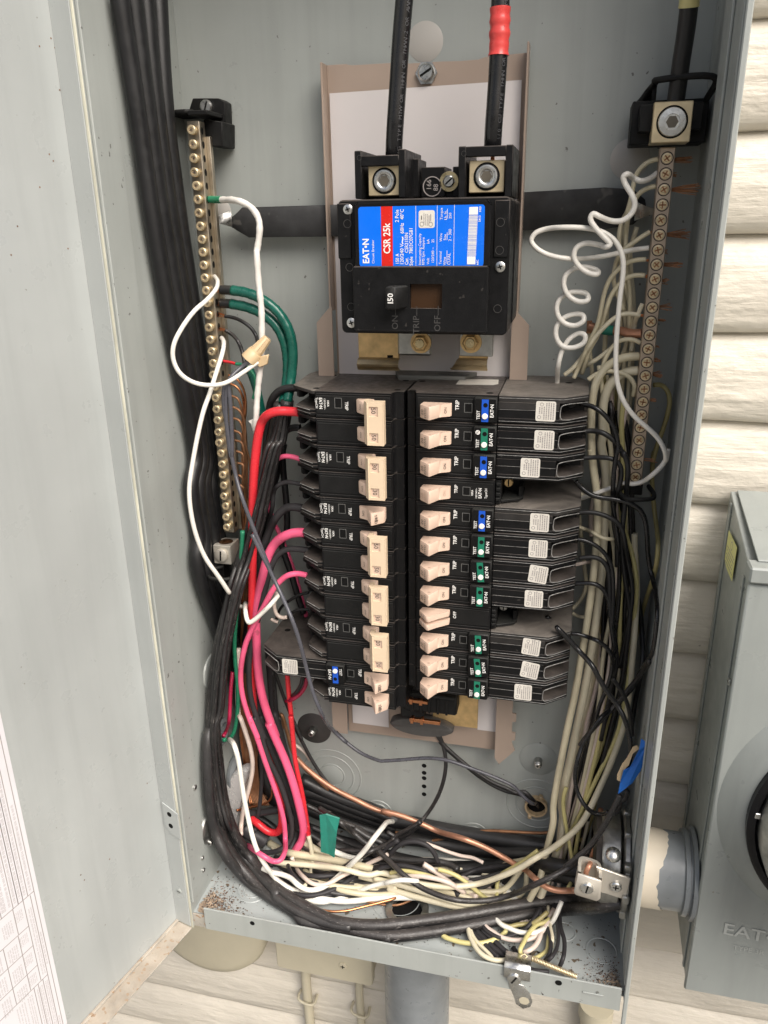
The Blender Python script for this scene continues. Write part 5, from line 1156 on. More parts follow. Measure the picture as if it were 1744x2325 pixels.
W('pink wire from the third terminal curving behind the others', 'w_pink', 11, 'Y 1470 852 -50; 1400 830; 1310 822; 1220 860 -46; 1150 940; 1112 1040; 1120 1150; 1145 1270 -36; 1175 1400; 1200 1500 -26; L 760 0 -22; 830 160 -18; 880 300; 920 430; 955 560; 980 660 -16')
W('dark grey wire from the fourth terminal of the left column', 'w_grey', 10, 'Y 1480 1105 -50; 1400 1088; 1310 1085 -48; 1240 1120; 1200 1190 -42; 1190 1320; 1150 1500 -32; L 690 80 -30; 650 400; 620 700', 'dark grey wires left of the breakers')
W('thick dark grey wire from the middle single breaker', 'w_grey', 18, 'Y 1490 1345 -52; 1400 1330; 1310 1350 -50; 1230 1430; 1160 1560 -42; 1090 1740; L 640 150 -40; 600 480; 560 820 -40; 540 1080', 'dark grey wires left of the breakers')
W('thickest pink wire of the left side, sweeping to the bottom bundle', 'w_pink', 19, 'L 965 30 -60; 890 32; 820 55; 745 110 -56; 695 200; 660 330; 625 480 -50; 602 640; 605 850; 615 1050 -46; 645 1250; 700 1430; 760 1590 -46; M 690 120 -48; 760 280; 830 440; 890 620 -50; 935 800; 960 930; 948 1020; 915 1075 -52; 870 1130 -44', per=7)
W('slimmer pink wire making a loop at the lower left', 'w_pink', 12, 'L 985 352 -62; 920 340; 850 350 -64; 790 390; 730 460 -66; 660 590; 590 720 -64; 530 850; 497 980; 485 1120 -60; 500 1260; 550 1430; 620 1590 -60; M 545 80; 600 220; 660 400; 720 570; 775 730; 812 880; 822 1020; 815 1120 z-350; 780 1175; 730 1180; 680 1155 z-345; 610 1110 z-343; 540 1060 -50', per=8)
W('dark grey wire curving out between the two pink wires', 'w_grey', 12.5, 'L 1000 165 -56; 920 155; 840 155 -56; 770 195; 720 280; 680 420 -52; 650 560; 600 740 -50; 560 900; 548 1080; 560 1260 -50; 610 1440; 670 1600; M 580 80 -52; 640 240; 690 400; 750 520; 800 640; 850 800; 872 920; 850 1030; 790 1090 -60; 710 1115; 630 1110', 'dark grey wires left of the breakers', per=7)
W('heavier dark grey wire next to the thick pink one at the bottom', 'w_grey', 15, 'L 600 900 -34; 600 1200 -36; 650 1450 -38; M 640 80 -40; 700 280; 770 450; 840 620; 890 760; 918 880; 905 990; 860 1090 -50; 800 1160', 'dark grey wires left of the breakers')
W('dark wire hanging straight and cut off in the lower left bundle', 'w_grey', 9, 'M 640 330 -40; 645 500; 640 650; 625 790; 600 900; 592 950 -50')
W('thick dark grey wire lying across the lower left corner', 'w_grey', 16, 'M 500 790 -30; 560 820 -36; 640 815; 720 800; 800 790 -34', 'dark grey wires left of the breakers')
W('dark grey taped bundle end at the lower left', 'w_grey', 34, 'c 520 1270 -44; 620 1340; 720 1400; 800 1450 -44', name='taped_end')
W('thin black wire behind the lower left breakers, upper one', 'w_black', 7, 'L 1000 480 -30; 930 500; 850 545; 780 610 -24; 750 700', 'thin black wires left of the breakers')
W('thin black wire behind the lower left breakers, lower one', 'w_black', 7, 'L 1010 612 -34; 940 610; 880 628; 820 680 -24', 'thin black wires left of the breakers')
W('maroon wire curving under the long left breaker', 'w_maroon', 10, 'L 985 1120 -44; 972 1190; 930 1250; 880 1285; 830 1300 -36')
W('black wire curving under the long left breaker', 'w_black', 9, 'L 955 1110 -46; 940 1180; 900 1240; 860 1265 -36')
w = W('bright red wire with a cream lower end below the long left breaker', 'w_red', 11, 'L 838 1100 -40; 850 1250; 868 1420; 882 1600; M 862 80 -44; 878 220; 890 360; 912 500; 945 650; 972 800; 990 920; 1000 1000 -56', per=9)
W('cream wire continuing from the red one at the bottom', 'w_cream_pale', 10, 'M 998 990 -56; 1018 1080; 1025 1180; 1010 1280; 965 1372 z-380')
W('maroon wire from the left wall plug', 'w_maroon', 9, 'L 425 1080 x-158; 412 1200; 405 1350; 400 1440; 375 1530 x-168; 355 1565')
w = W('green wire bending into the grey plug in the left wall', 'w_green', 9.5, 'L 500 20 -60; 492 200 -56; 460 600 -50; 440 850 -46; 445 1000; 462 1180; 465 1330; 450 1480; 425 1555; 390 1588; 362 1592 x-166', per=8)
bp = thing('wall_bushing', 'grey plastic bushing in the left wall with the green wire entering it', 'conduit bushing', atx('L', 360, 1560, -WX))
p = atx('M', 360, 210, -WX+8); bm = nb(); lathe(bm, (-WX+.1, p.y, p.z), VX, [(12, 0), (12.4, 7), (11, 8), (9, 8), (9, 1)], 32); obj('ring', bm, 'pvc', bp, 40)
W('thin dark wire falling behind the red wire under the long breaker', 'w_worn', 7, 'L 725 1080 -22; 735 1280; 745 1450; 775 1600; M 780 80 -24; 790 260; 800 320', 'thin black wires left of the breakers')
W('slim worn black wire slanting down to the floor bundle', 'w_worn_light', 8, 'L 748 1090 -16; 800 1240; 870 1420; 950 1600; M 900 180 -14; 960 300; 1030 430; 1110 550; 1190 640; 1290 710; 1400 780; 1500 870; 1590 950; 1640 1000 -30; N 100 960 -44; 150 990')
W('heavy dark wire between the pink wire and the brown wires', 'w_grey', 20, 'L 700 880 -20; 720 1150; 740 1400; M 740 60 -22; 790 260 -26; 850 480; 900 640; 960 760 -34', 'dark grey wires left of the breakers')
W('brown copper wire going down behind the red wire', 'copper_dull', 9, 'L 760 1380 -14; 800 1520; M 790 60 -14; 840 220; 880 360; 960 470; 1060 560; 1150 640', cu)
W('thick copper wire crossing the back to the lug at the lower right', 'copper_pink', 12, 'M 905 400 -20; 970 470; 1080 560; 1200 640; 1330 705; 1480 780; 1620 830; N 60 800 -30; 200 835; 340 890; 480 955; 640 1000 -48; 790 1055; 920 1120; 1040 1190; 1130 1240; 1210 1310 -86; 1290 1370; 1380 1400; 1480 1400; V 1075 368 -108', per=8)
W('copper wire standing up out of the lug at the lower right', 'copper_pink', 11, 'Q 400 1120 -50; 385 1250 -66; 350 1420; 325 1500; V 1175 190 -106; 1150 240 -108; 1145 300')
W('copper wire running flat along the lower back wall', 'copper_dull', 7, 'M 1500 950 -12; 1659 960; N 380 1030 -14; 480 1015; 700 965; 860 950; 1000 955; 1250 968; 1350 960 -14')
W('pale pink wire stub against the back wall knockout', 'w_pinkwhite', 8, 'M 880 290 -10; 930 325; 980 370; 1010 420 -10')
W('cream wire hook near the left back knockout', 'w_pinkwhite', 6, 'M 1175 670 -10; 1145 720; 1140 770; 1160 810 -12')
# ---- whites and creams in the lower left
W('cream white wire from the wall bushing to the floor bundle', 'w_white', 11, 'M 400 260 x-160; 440 310 -90; 470 420; 490 560; 515 720; 548 880; 580 1010 -96; 620 1120; 680 1220; 750 1310 z-380; 850 1380; 920 1410 z-386')
W('pinkish white wire hanging beside the copper wires', 'w_pinkwhite', 10.5, 'L 470 900 -40; 462 1200 -44; 470 1400; M 485 100 -50; 520 200; 560 330; 576 440; 568 540; 535 680; 505 800; 490 900; 488 980 -60')
W('bright cream wire looping across the front of the bottom bundle', 'w_white', 11.5, 'M 650 1232 z-372; 720 1262; 800 1280; 860 1305; 920 1360; 990 1395 z-380; 1070 1390; 1160 1345; 1250 1265; 1330 1190 -74; 1410 1110; 1490 1005; 1555 925 -58; 1590 885 -34; 1640 880 -14', per=9)
W('white wire curving along the floor at the bottom middle', 'w_white', 10.5, 'M 930 1452 z-389; 1010 1480; 1100 1490; 1220 1465; 1350 1415; 1480 1365 z-378; 1659 1325 z-370; N 80 1345 z-366; 200 1320 -86; 330 1330 -80')
W('pale wire coiling among the dark wires at the bottom', 'w_pinkwhite', 10, 'M 870 1150 -60; 900 1220; 950 1290 z-378; 1030 1350; 1130 1355; 1250 1290; 1400 1220; N 100 1130 -60')
cr = 'cream wires in the bottom bundle'
W('thick cream wire through the middle of the bottom bundle', 'w_cream', 17, 'M 700 1040 -30; 780 1090 -40; 870 1122 -56; 1000 1140; 1150 1165; 1300 1195 -60; 1450 1230; 1600 1270; N 120 1290 -66; 300 1345; 450 1370', cr)
W('cream wire under the green tape flag', 'w_cream', 15, 'M 930 1010 -48; 1060 1095; 1200 1160; 1330 1220; 1480 1255 -60; 1620 1280; N 150 1270', cr)
W('cream wire sweeping from the bottom bundle up to the right', 'w_cream_pale', 13.5, 'M 600 1090 -50; 680 1150 -58; 760 1188 -66; 900 1200; 1050 1215; 1250 1235 -72; 1450 1285; N 50 1265 z-372; 250 1330; 420 1362; 600 1372; 780 1350; 950 1295 -64; 1080 1240; 1210 1160; 1300 1110 -56; 1400 1040; 1500 960; 1590 850; b 1480 700 -40; 1610 400 -38; a 745 1950 -36; 795 1700; 835 1400; 860 1100; 885 800; 905 450 -32; 915 100; O 655 900 -30; 650 700', cr, per=8)
W('cream wire lowest in the bottom bundle', 'w_cream_pale', 14, 'M 1380 1290 z-382; 1520 1330; 1659 1380; N 100 1380 z-384; 250 1430; 400 1470; 560 1510; 700 1545 z-386', cr)
W('cream wire ending at the black cables by the bottom', 'w_cream_pale', 13, 'N 0 1310 z-378; 150 1345; 300 1390; 460 1440; 620 1490; 790 1515 z-386', cr)
W('yellowish wire arching over the bottom bundle', 'w_yellow', 9, 'N 120 1270 -70; 200 1250; 300 1262; 420 1290; 560 1350 z-378', cr)
W('cream wire curving right above the black cables', 'w_yellow', 10, 'N 480 1240 -62; 560 1262; 640 1300; 720 1360; 790 1420; 850 1465 z-382', cr)
W('pinkish wire slanting through the bottom bundle', 'w_pinkwhite', 12, 'N 370 1200 -60; 450 1250; 540 1320; 620 1375; 700 1420; 770 1450 z-382', cr)
W('pale wire slanting across the bottom bundle', 'w_pinkwhite', 11, 'N 200 1300 -72; 330 1290; 460 1310; 560 1340; 680 1420 z-382', cr)
W('slim pink wire on the black cables at the bottom', 'w_pinkwhite', 8, 'N 390 1045 -40; 470 1075; 560 1110; 660 1140; 740 1152; 820 1190 -44', cr)
W('cream wire stub bending down near the middle of the floor', 'w_yellow', 9.5, 'N 1230 1100 -50; 1120 1180; 1020 1240; 950 1285; 925 1350; 922 1460 z-386', cr)
W('copper wire bowed along the floor at the bottom', 'copper', 6, 'M 840 1380 z-386; 920 1450; 1010 1515; 1130 1555; 1270 1555; 1400 1525; 1520 1495; 1659 1455; N 120 1450 z-392', cu)
W('second copper wire bowed along the floor', 'copper_dull', 5.5, 'M 1180 1490 z-390; 1330 1470; 1500 1495; N 60 1505 z-394; 180 1510; 300 1460', cu)
bl = 'dark wires in the bottom bundle'
for i, (m_, wd, sp) in enumerate((
    ('w_grey', 11, 'M 860 1415 z-384; 960 1440; 1080 1430; 1200 1385; 1320 1310; 1430 1230; 1560 1120 -56; N 60 1100 -50; 180 1020'),
    ('w_grey', 11, 'M 900 1450 z-388; 1060 1455; 1200 1420; 1340 1360; 1480 1330; N 30 1240 -66; 200 1210; 400 1260'),
    ('w_worn', 12, 'M 1030 1290 -64; 1120 1290; 1240 1240; 1350 1170; 1470 1100; 1600 1050 -44; N 150 1000 -36; 280 930; 350 880'),
    ('w_worn', 11, 'M 985 760 -30; 1070 800; 1160 850; 1260 890; 1370 930; 1480 1000; 1600 1045; N 100 1060 -40'),
    ('w_worn_light', 14, 'M 1340 930 -40; 1450 1000; 1560 1050; N 0 1130 -44; 150 1160; 300 1175; 450 1180; 560 1200; 630 1245 -50'),
    ('w_grey', 12, 'N 0 1230 -60; 150 1210; 280 1225; 400 1270; 520 1350; 640 1440 z-382'),
    ('w_grey', 11, 'N 100 1140 -50; 200 1050; 290 1030; 380 1050; 440 1100; 480 1190 -50'),
    ('w_black', 13, 'M 1150 1330 z-386; 1300 1330; 1450 1300; N 0 1240 z-376; 150 1220 -60'),
    ('w_grey', 10, 'M 840 1180 -60; 860 1260 z-376; 920 1330; 1000 1380 z-386; 1100 1400'),
    ('w_worn', 13, 'M 920 860 -34; 1010 960; 1060 1040; 1100 1130; 1250 1100 -40; 1500 1120; 1659 1160; N 120 1180'),
    ('w_black', 16, 'M 1010 920 -24; 1200 1000; 1400 1090; 1600 1130; N 150 1160 -24; 400 1190; 600 1240'),
    ('w_black', 14, 'M 900 930 -40; 1050 1000; 1250 1150; 1450 1190; 1600 1190 -40; N 200 1220; 450 1290; 700 1330 -50'),
    ('w_black', 18, 'M 560 820 -20; 700 900; 800 1000 -24; 900 1150; 1050 1250 -40; 1300 1330 z-388; 1500 1380; N 100 1360 z-390'))):
    W('dark wire in the bottom bundle, '+['bowing along its front edge', 'lying just under the front one', 'rising toward the insulator foot', 'passing behind the green tape', 'ending blunt at the middle', 'disappearing under the cream wires', 'arched like a small hoop', 'lying flat beneath', 'hooked at the left end', 'crossing left of the green tape', 'deep behind the bundle', 'under the thick cream wire', 'lowest at the left corner'][i], m_, wd, sp, bl)
big = W('long worn black wire crossing the whole bottom and climbing to the blue tape', 'w_worn', 12.5, 'M 1080 780 -40; 1160 830 -50; 1240 890 -64; 1330 960 z-345; 1430 1045 z-352; N 0 1075 z-356; 60 1130 z-358; 140 1205; 230 1290; 340 1370 z-364; 470 1430; 610 1470; 760 1480 z-368; 900 1468; 1040 1430 z-362; 1180 1370 -98; 1330 1300; 1480 1220 -90; 1620 1080; Q 120 1570 -90; 260 1460; 370 1330; 450 1200; 510 1090; 545 1010 -88', per=8)
# green tape flag
gt = nb(); pts = [at('M', u, v, -66) for u, v in ((1080, 830), (1130, 822), (1230, 862), (1212, 960), (1196, 1145), (1150, 1128), (1088, 1108), (1092, 980))]
prism(gt, pts, (0, 1.2, 0), .3)
for v in gt.verts: v.co.y += 1.6*math.sin(v.co.x*.6)+1.0*math.sin(v.co.z*.3)
solo('tape_flag', gt, 'tape_green_light', 'green tape flag wrapped on a wire over the bottom bundle', 'tape')

def wiretext(w, txt, size, f0, side=0.0):
    """printing along a cable: every letter sits on the jacket facing outwards"""
    t, path, r = w; L = [0]
    for a, b in zip(path, path[1:]): L.append(L[-1]+(b-a).length)
    s_ = f0*L[-1]; bm = nb(); vw = Vector((.25+side, -1, .2)).normalized()
    for ch in txt:
        i = max(j for j in range(len(L)) if L[j] <= s_); i = min(i, len(path)-2); q = path[i].lerp(path[i+1], (s_-L[i])/max(1e-6, L[i+1]-L[i])); tg = (path[i+1]-path[i]).normalized()
        n_ = (vw-tg*vw.dot(tg)).normalized(); up = n_.cross(tg).normalized()
        if ch != ' ': text(bm, ch, size, q+n_*(r+.04), tg, up, .0)
        s_ += size*(.66 if ch not in '1I-' else .45)
        if s_ > L[-1]*.97: break
    obj('printed_text', bm, 'cable_print', t)
mat('cable_print', (.075, .075, .08), .5, rvar=0)
def find(lbl): return WIRES[lbl]
for lb, tx_ in (('thick black cable entering the left lug of the main breaker', '2 AWG TYPE MTW OR THHN OR THWN-2 OR AWM 600V GAS AND OIL RES II'), ('thick black cable with red tape entering the right lug of the main breaker', '   1/0 CU TYPE THHN OR GR II OR AWM VW-1 SR OR CT')):
    w_ = find(lb); rv = (w_[0], w_[1][::-1], w_[2]); wiretext(rv, tx_, 3.4, .02, .75)
# ================================================================ right hand bundle
ck = 'cream neutral wires on the right'
for i, (us, m_) in enumerate((((800, 735, 752, 772, 745), 'w_cream'), ((835, 775, 740, 730, 690), 'w_cream'), ((790, 800, 815, 812, 800), 'w_cream_pale'), ((760, 700, 660, 640, 620), 'w_cream'))):
    W(('first', 'second', 'third', 'fourth')[i]+' cream wire hanging behind the coil and wide loop on the right', m_, 10, f'G {us[0]} {60+i*120} {-20+i*3}; {us[1]} {300+i*100}; {us[2]} 620; {us[3]} 860; {us[4]} 1130 {-22+i*3}; {us[4]-20} 1400; O {440+i*24} 150 {-20+i*2}; {430+i*20} 520; {400+i*18} 900; {360+i*16} 1300; Q {300+i*16} 150 -20; {200+i*14} 620; {110+i*12} 1080; b {900+i*16} 1700 -30', ck, per=5)
W('thick cream wire nearest the breakers running down to the floor', 'w_cream', 17, 'G 848 992 -36; 780 996 -38; 700 1020; 625 1080; 580 1160 -42; 556 1270; 548 1420; 552 1600; O 325 60 -42; 345 220; 372 420; 375 620; 360 850; 330 1120; 290 1400; 250 1640; Q 205 250 -44; 150 500; 95 780; 40 1100; N 1350 880 -46; 1310 1050; 1275 1200; 1240 1340 -56; 1190 1430 -60; 1120 1560 -60; 1060 1640', ck, per=7)
W('second thick cream wire running down beside the first', 'w_cream_pale', 19, 'G 845 1082 -34; 780 1090; 700 1130 -34; 645 1210; 620 1330; 622 1500; O 400 20 -34; 425 150; 440 300; 432 550; 415 800; 400 1050; 365 1330; 325 1600; Q 285 180 -36; 225 480; 165 760; 100 1080; N 1430 880 -40; 1385 1080; 1330 1240; 1295 1340 -50; 1255 1440 -54; 1190 1580 -56; 1130 1660', ck, per=7)
W('coiled white wire springing down beside the main breaker', 'w_white_print', 12.2, 'G 962 -158 -36; 920 -125 -40; 860 -108 -48; 815 -125; 775 -152 -56; 750 -135; 765 -85; 805 -20 -60; 824 40; 800 100; 740 142; 670 142; 600 115 -66; 560 98; 543 130; 575 185; 625 240; 668 288; 650 305; 590 290 -56; 510 283; 455 312; 440 365; 470 425; 530 468; 585 478; 588 455 -50; 520 432; 440 442; 385 490; 378 555; 410 615; 475 650; 528 640; 520 600 -46; 465 588; 390 600; 338 655; 335 720; 375 780; 445 800; 502 770; 495 732 -44; 440 728; 370 755; 330 810; 332 880; 370 930; 440 938; 505 905; 510 860; 470 848 -42; 410 885; 365 960; 342 1050; 335 1150 -30; 330 1240', ck, per=8)
W('white wire making a wide loop left and then hanging over the neutral bar', 'w_white_print', 11.5, 'G 912 312 -38; 840 320; 760 335 -46; 640 362; 520 378; 390 378 -56; 270 352; 195 305; 172 262; 200 218; 270 192; 380 183 -62; 500 186; 600 205; 670 242; 720 300; 748 380 -62; 748 480; 730 620; 715 780; 705 930; 704 1060 -62; 716 1170; 755 1280; 820 1370 -62; 900 1440; 970 1510; 1012 1590; 1018 1650 -58; O 905 60; 895 130; 850 200; 780 265; 710 312 -50; 640 328; 570 320; 520 340 -44; 440 370; 350 402; 250 438 -34; 180 460', ck, per=8)
defs = [
 ('cream wire from the topmost neutral screw', 'w_cream', 10.5, 'C 970 998 -36; 920 1010; 870 1045; 830 1100 -34; 812 1170; 800 1240; 775 1330; G 750 130 -28; 728 200; 722 300; 735 420; 765 560 -24; 795 680; 806 800; 800 930; 790 1080; 778 1300; 765 1500; O 520 100 -20; 505 400; 500 800'),
 ('cream wire from the third neutral screw', 'w_cream', 10.5, 'C 955 1168 -36; 905 1180; 855 1210; 822 1255 -34; 800 1300; 780 1370; G 768 220 -26; 762 340; 770 450; 790 560; 790 720; 775 900 -22; 700 1100; 650 1260'),
 ('cream wire from the sixth neutral screw', 'w_cream', 10.5, 'G 918 210 -36; 870 240; 820 275 -36; 770 310; 730 350; 700 420 -30; 690 520; 720 620; 750 700'),
 ('cream wire with a bare end from the eighth neutral screw', 'w_cream', 10.5, 'G 893 383 -36; 830 388; 775 405; 720 445 -36; 665 510; 630 600; 610 700 -36; 590 790; 550 880; 510 970; 470 1060 -30; 440 1130'),
 ('cream wire from the ninth neutral screw', 'w_cream', 10.5, 'G 886 485 -36; 830 484; 780 496; 730 535 -34; 680 600; 645 690; 620 780 -32; 585 870; 545 940; 520 1010; 490 1100 -26'),
 ('cream wire from the twelfth neutral screw sloping left', 'w_cream_pale', 10.5, 'G 858 735 -36; 800 725; 740 730; 685 760 -38; 630 810; 575 870; 535 930; 490 1000 -30; 430 1070; 380 1110'),
 ('cream wire end rising to the eleventh neutral screw', 'w_cream_pale', 10.5, 'G 872 662 -36; 858 690; 842 730; 825 780 -26; 815 850; 800 960'),
 ('tan wire from the fourteenth neutral screw', 'w_cream', 10, 'G 858 908 -36; 820 890; 770 886; 720 900 -34; 670 950; 630 1030; 610 1110; 600 1200 -26'),
 ('pale wire sloping down left behind the others', 'w_cream_pale', 10, 'G 720 900 -30; 660 955; 600 1000; 555 1030; 500 1060 -24; 430 1095'),
 ('cream wire hooked below the fifteenth neutral screw', 'w_cream', 10.5, 'G 812 1240 -34; 822 1180 -38; 800 1135; 760 1105; 700 1088; 640 1086; 580 1105 -40; 530 1140'),
 ('thin cream wire straight down the middle of the right bundle', 'w_cream', 9, 'G 540 820 -18; 538 900; 545 1000; 555 1090; 560 1200'),
 ('cream wire beside the breakers with small bends', 'w_cream', 9, 'O 232 650 -34; 290 672; 350 700 -46; 400 728; 450 742; 505 735 -40; 508 720'),
 ('cream wire end poking out between two right breakers', 'w_pinkwhite', 8, 'O 205 938 -40; 260 925; 320 915 -30; 360 912'),
 ('cream wire passing behind the thick cream pair', 'w_cream', 9, 'O 236 470 -20; 238 600; 250 700; 262 820; 275 950; 290 1100; 240 1210; 186 1270 -22'),
 ('pale wire sloping up from between the right breakers', 'w_cream', 8.5, 'O 185 1300 -24; 230 1325; 275 1330; 310 1320'),
 ('cream wire crossing behind, upper part of the right bundle', 'w_pinkwhite', 11, 'O 460 180 -30; 470 215; 430 270; 385 330; 350 420; 330 520; 325 620 -24; 330 720'),
 ('cream wire rising to the neutral bar foot', 'w_cream_pale', 9, 'O 590 0 -24; 575 50; 520 180 -28; 440 330; 300 420 -30; 240 400'),
 ('tan wire in the shade behind the right bundle', 'w_olive', 10, 'O 470 650 -16; 500 760; 480 900; 440 1000; 420 1200; 400 1500'),
]
for lb, m_, wd, sp in defs: W(lb, m_, wd, sp, ck)
yk = 'yellowed wires on the right'
for lb, m_, wd, sp in [
 ('yellow green wire looping out right of the neutral bar', 'w_olive', 10.5, 'G 945 1172 -30; 985 1172 -26; 1025 1205; 1042 1270; 1030 1350; 1000 1450 -22; 960 1560; 935 1659; O 800 80 -18; 785 250; 795 450; 815 620; 832 780; 820 930 -16; 780 1080; 730 1230; 690 1380; 660 1500; Q 600 100 -14'),
 ('yellow wire hanging long down the right bundle', 'w_yellow', 10, 'O 520 480 -26; 560 620 -30; 610 760; 645 900 -34; 668 1050; 665 1200; 645 1400; 628 1560; Q 615 80 -36; 590 250; 560 400; 520 560; 440 740; 370 880 -40; 310 1010; 230 1180; 150 1330; 60 1430 -44'),
 ('second yellow wire beside the long one', 'w_yellow', 10, 'O 590 480 -24; 620 640; 655 800; 672 960 -28; 640 1250; 600 1500; Q 560 100 -30; 520 300; 450 500; 400 660; 330 840 -36; 260 1000; 230 1120; 215 1230'),
 ('short yellow wire bowing down near the lug', 'w_yellow', 9, 'b 1030 760 -44; 1000 850 -46; 990 970; 1005 1130; 1040 1320; 1070 1480 -52; 1100 1650; 1118 1800; 1105 1920; 1060 2010 -60; 1020 2080'),
 ('yellow brown wire curving in the lower right bundle', 'w_olive', 10, 'a 690 350 -20; 665 500; 690 650; 735 820; 720 1000; 680 1180; 620 1450 -24; 560 1750; 500 2000; b 1480 400 -26; 1430 700; 1370 1050 -30; 1290 1300; 1220 1440'),
 ('pale pink wire in the lower right bundle', 'w_pinkwhite', 10, 'a 480 1080 -26; 430 1350; 370 1600; 300 1850; 250 2100 -30; b 1150 500 -32; 1080 830; 1040 1100; 985 1350; 955 1600 -40; 940 1900; 930 2060 z-384'),
 ('dusky pink wire next to the pale one', 'w_pinkwhite', 8.5, 'a 450 1250 -20; 400 1600; 340 1900; b 1260 120 -22; 1240 420; 1260 640 -24; 1180 1000; 1070 1400; 900 1700 -40; 850 2000 z-386'),
 ('thin brown wire far back in the right bundle', 'copper_dull', 8, 'a 380 1200 -12; 330 1500; 280 1900; b 1350 60 -14; 1300 300; 1240 700; 1150 1100 -20; 1000 1500')]:
    W(lb, m_, wd, sp, yk)
bk = 'black wires from the right breakers'
for lb, m_, wd, sp in [
 ('black wire leaving the topmost right breaker', 'w_black_print', 11, 'G 480 1288 -52; 530 1298; 590 1325 -54; 645 1372; 690 1440; 714 1520; 720 1600; O 528 60 -54; 505 180; 492 330; 490 480 -46; 510 620; 530 760; 540 920 -36; 535 1200; 500 1500; Q 470 100 -30; 380 500; 280 900'),
 ('black wire leaving the second right breaker', 'w_black', 12, 'G 500 1462 -50; 560 1460; 620 1472 -52; 680 1510; 725 1560; 755 1620; O 570 90 -54; 600 170; 602 260; 590 400 -48; 575 540; 560 700; 560 860 -40; 590 1100; 620 1300; 600 1500; Q 560 150 -36; 480 480; 380 900; 300 1200'),
 ('black wire leaving the third right breaker', 'w_black', 11, 'O 262 132 -50; 340 128; 440 130 -52; 510 150; 550 200; 552 280; 530 370; 500 480 -42; 495 620; 520 760; 520 950'),
 ('printed black wire leaving below the third right breaker', 'w_black_print', 11.5, 'O 212 305 -52; 260 360; 320 405 -54; 400 430; 490 440; 570 458; 640 485 -54; 700 530; 735 610; 748 720; 755 860 -50; 780 1000; 815 1150; 828 1290; 818 1430 -46; 790 1600; Q 700 80 -46; 640 200 -50; 560 290; 480 360; 390 440 -60; 320 540; 260 640; 222 760 -66; 205 880; 220 980; 270 1080 -70; 340 1145; 400 1158; 455 1140 -76'),
 ('black wire leaving the fifth right breaker', 'w_black', 11, 'O 232 545 -50; 300 540; 370 548; 440 570 -50; 505 605; 555 660; 580 760; 600 900 -40; 640 1150; 600 1400; Q 540 50 -36'),
 ('black wire leaving the sixth right breaker', 'w_black_print', 10, 'O 220 745 -50; 280 755; 350 785; 420 840 -50; 470 920; 490 1020; 492 1200; 485 1400; 500 1600 -40; Q 450 300 -34; 350 700'),
 ('black wire with a bare end leaving the seventh right breaker', 'w_black', 11, 'O 235 888 -50; 300 880; 370 885; 425 920 -50; 458 990; 465 1080; 470 1250; 500 1450 -44; 520 1659; Q 480 200 -40; 400 600'),
 ('black wire leaving the eighth right breaker', 'w_black_print', 10.5, 'O 200 1080 -50; 270 1076; 345 1080; 405 1110 -50; 445 1165; 465 1260; 478 1400; 500 1560; Q 490 140 -40; 430 420'),
 ('grey black wire slanting from the tandem breaker to the blue tape', 'w_black_print', 12, 'K 1180 690 -48; 1230 740; 1300 815 -62; 1380 900; O 60 1400 -74; 150 1490; 240 1590; Q 330 30 -84; 385 130; 450 240; 520 330; 575 430 -88; 610 540; 628 650; 618 760 -88; 600 830'),
 ('black wire leaving the tenth right breaker', 'w_black_print', 10, 'a 95 765 -50; 180 775; 290 805; 400 845 -54; 490 900; 560 970; 600 1040; 610 1150 -48; 590 1300; 520 1500; 440 1700; 400 1900'),
 ('black wire hanging far right by the wall', 'w_black', 11, 'O 560 250 -24; 580 500; 600 800; 640 1000 -22; 690 1250; 710 1450; 715 1659; Q 700 100 -22; 660 300; 630 500'),
 ('dull black wire crossing up to the right wall', 'w_worn', 11, 'Q 240 640 -56; 300 560 -54; 420 430; 500 345 -50; 600 225; 680 130; 770 0 -40'),
 ('short black wire behind the crossing in the right bundle', 'w_black', 10, 'a 615 1330 -58; 680 1420; 740 1510; 790 1620; 830 1760; 850 1900 -56; 860 2050'),
 ('black wire ending under the blue tape', 'w_black', 11, 'Q 600 980 -80; 585 1040; 545 1060; 540 1110; 500 1150 -76')]:
    W(lb, m_, wd, sp, bk)
# the dark mass of wires deeper in the bundle
rw = random.Random(21)
k2 = 'dark wires deep in the right bundle'
for i in range(13):
    a0 = 470+i*13+rw.uniform(-8, 8); y = -12-rw.uniform(0, 18)
    sp = f'G {640+i*10} {1250+i*12} {y:.0f}; O {a0:.0f} 120 {y:.0f}; {a0-15+rw.uniform(-22,22):.0f} 480; {a0+10+rw.uniform(-24,24):.0f} 860; {a0-30+rw.uniform(-24,24):.0f} 1240; {a0-60+rw.uniform(-20,20):.0f} 1600; Q {a0-110+rw.uniform(-24,24):.0f} 320 {y:.0f}; {a0-190+rw.uniform(-24,24):.0f} 700; {a0-290+rw.uniform(-24,24):.0f} 1100; {a0-370:.0f} 1450; b {950+i*18} {1900+i*8} z-384'
    W('dark wire deep in the right bundle, number %d' % i if 0 else ['leftmost dark wire deep in the right bundle', 'second dark wire from the left, deep in the right bundle', 'third dark wire from the left, deep in the right bundle', 'worn dark wire behind the black breaker wires', 'fifth dark wire deep in the right bundle', 'grey black wire behind the yellow ones', 'dark wire in the middle of the right bundle', 'worn dark wire in the middle of the right bundle', 'dark wire right of the bundle middle', 'grey black wire right of the bundle middle', 'third dark wire from the right wall, deep in the bundle', 'worn dark wire nearest but one to the right wall', 'dark wire deep in the bundle nearest the right wall'][i], ('w_black', 'w_grey', 'w_black', 'w_worn')[i % 4], rw.uniform(9, 12.5), sp, k2, per=5)
k3 = 'pale wires deep in the right bundle'
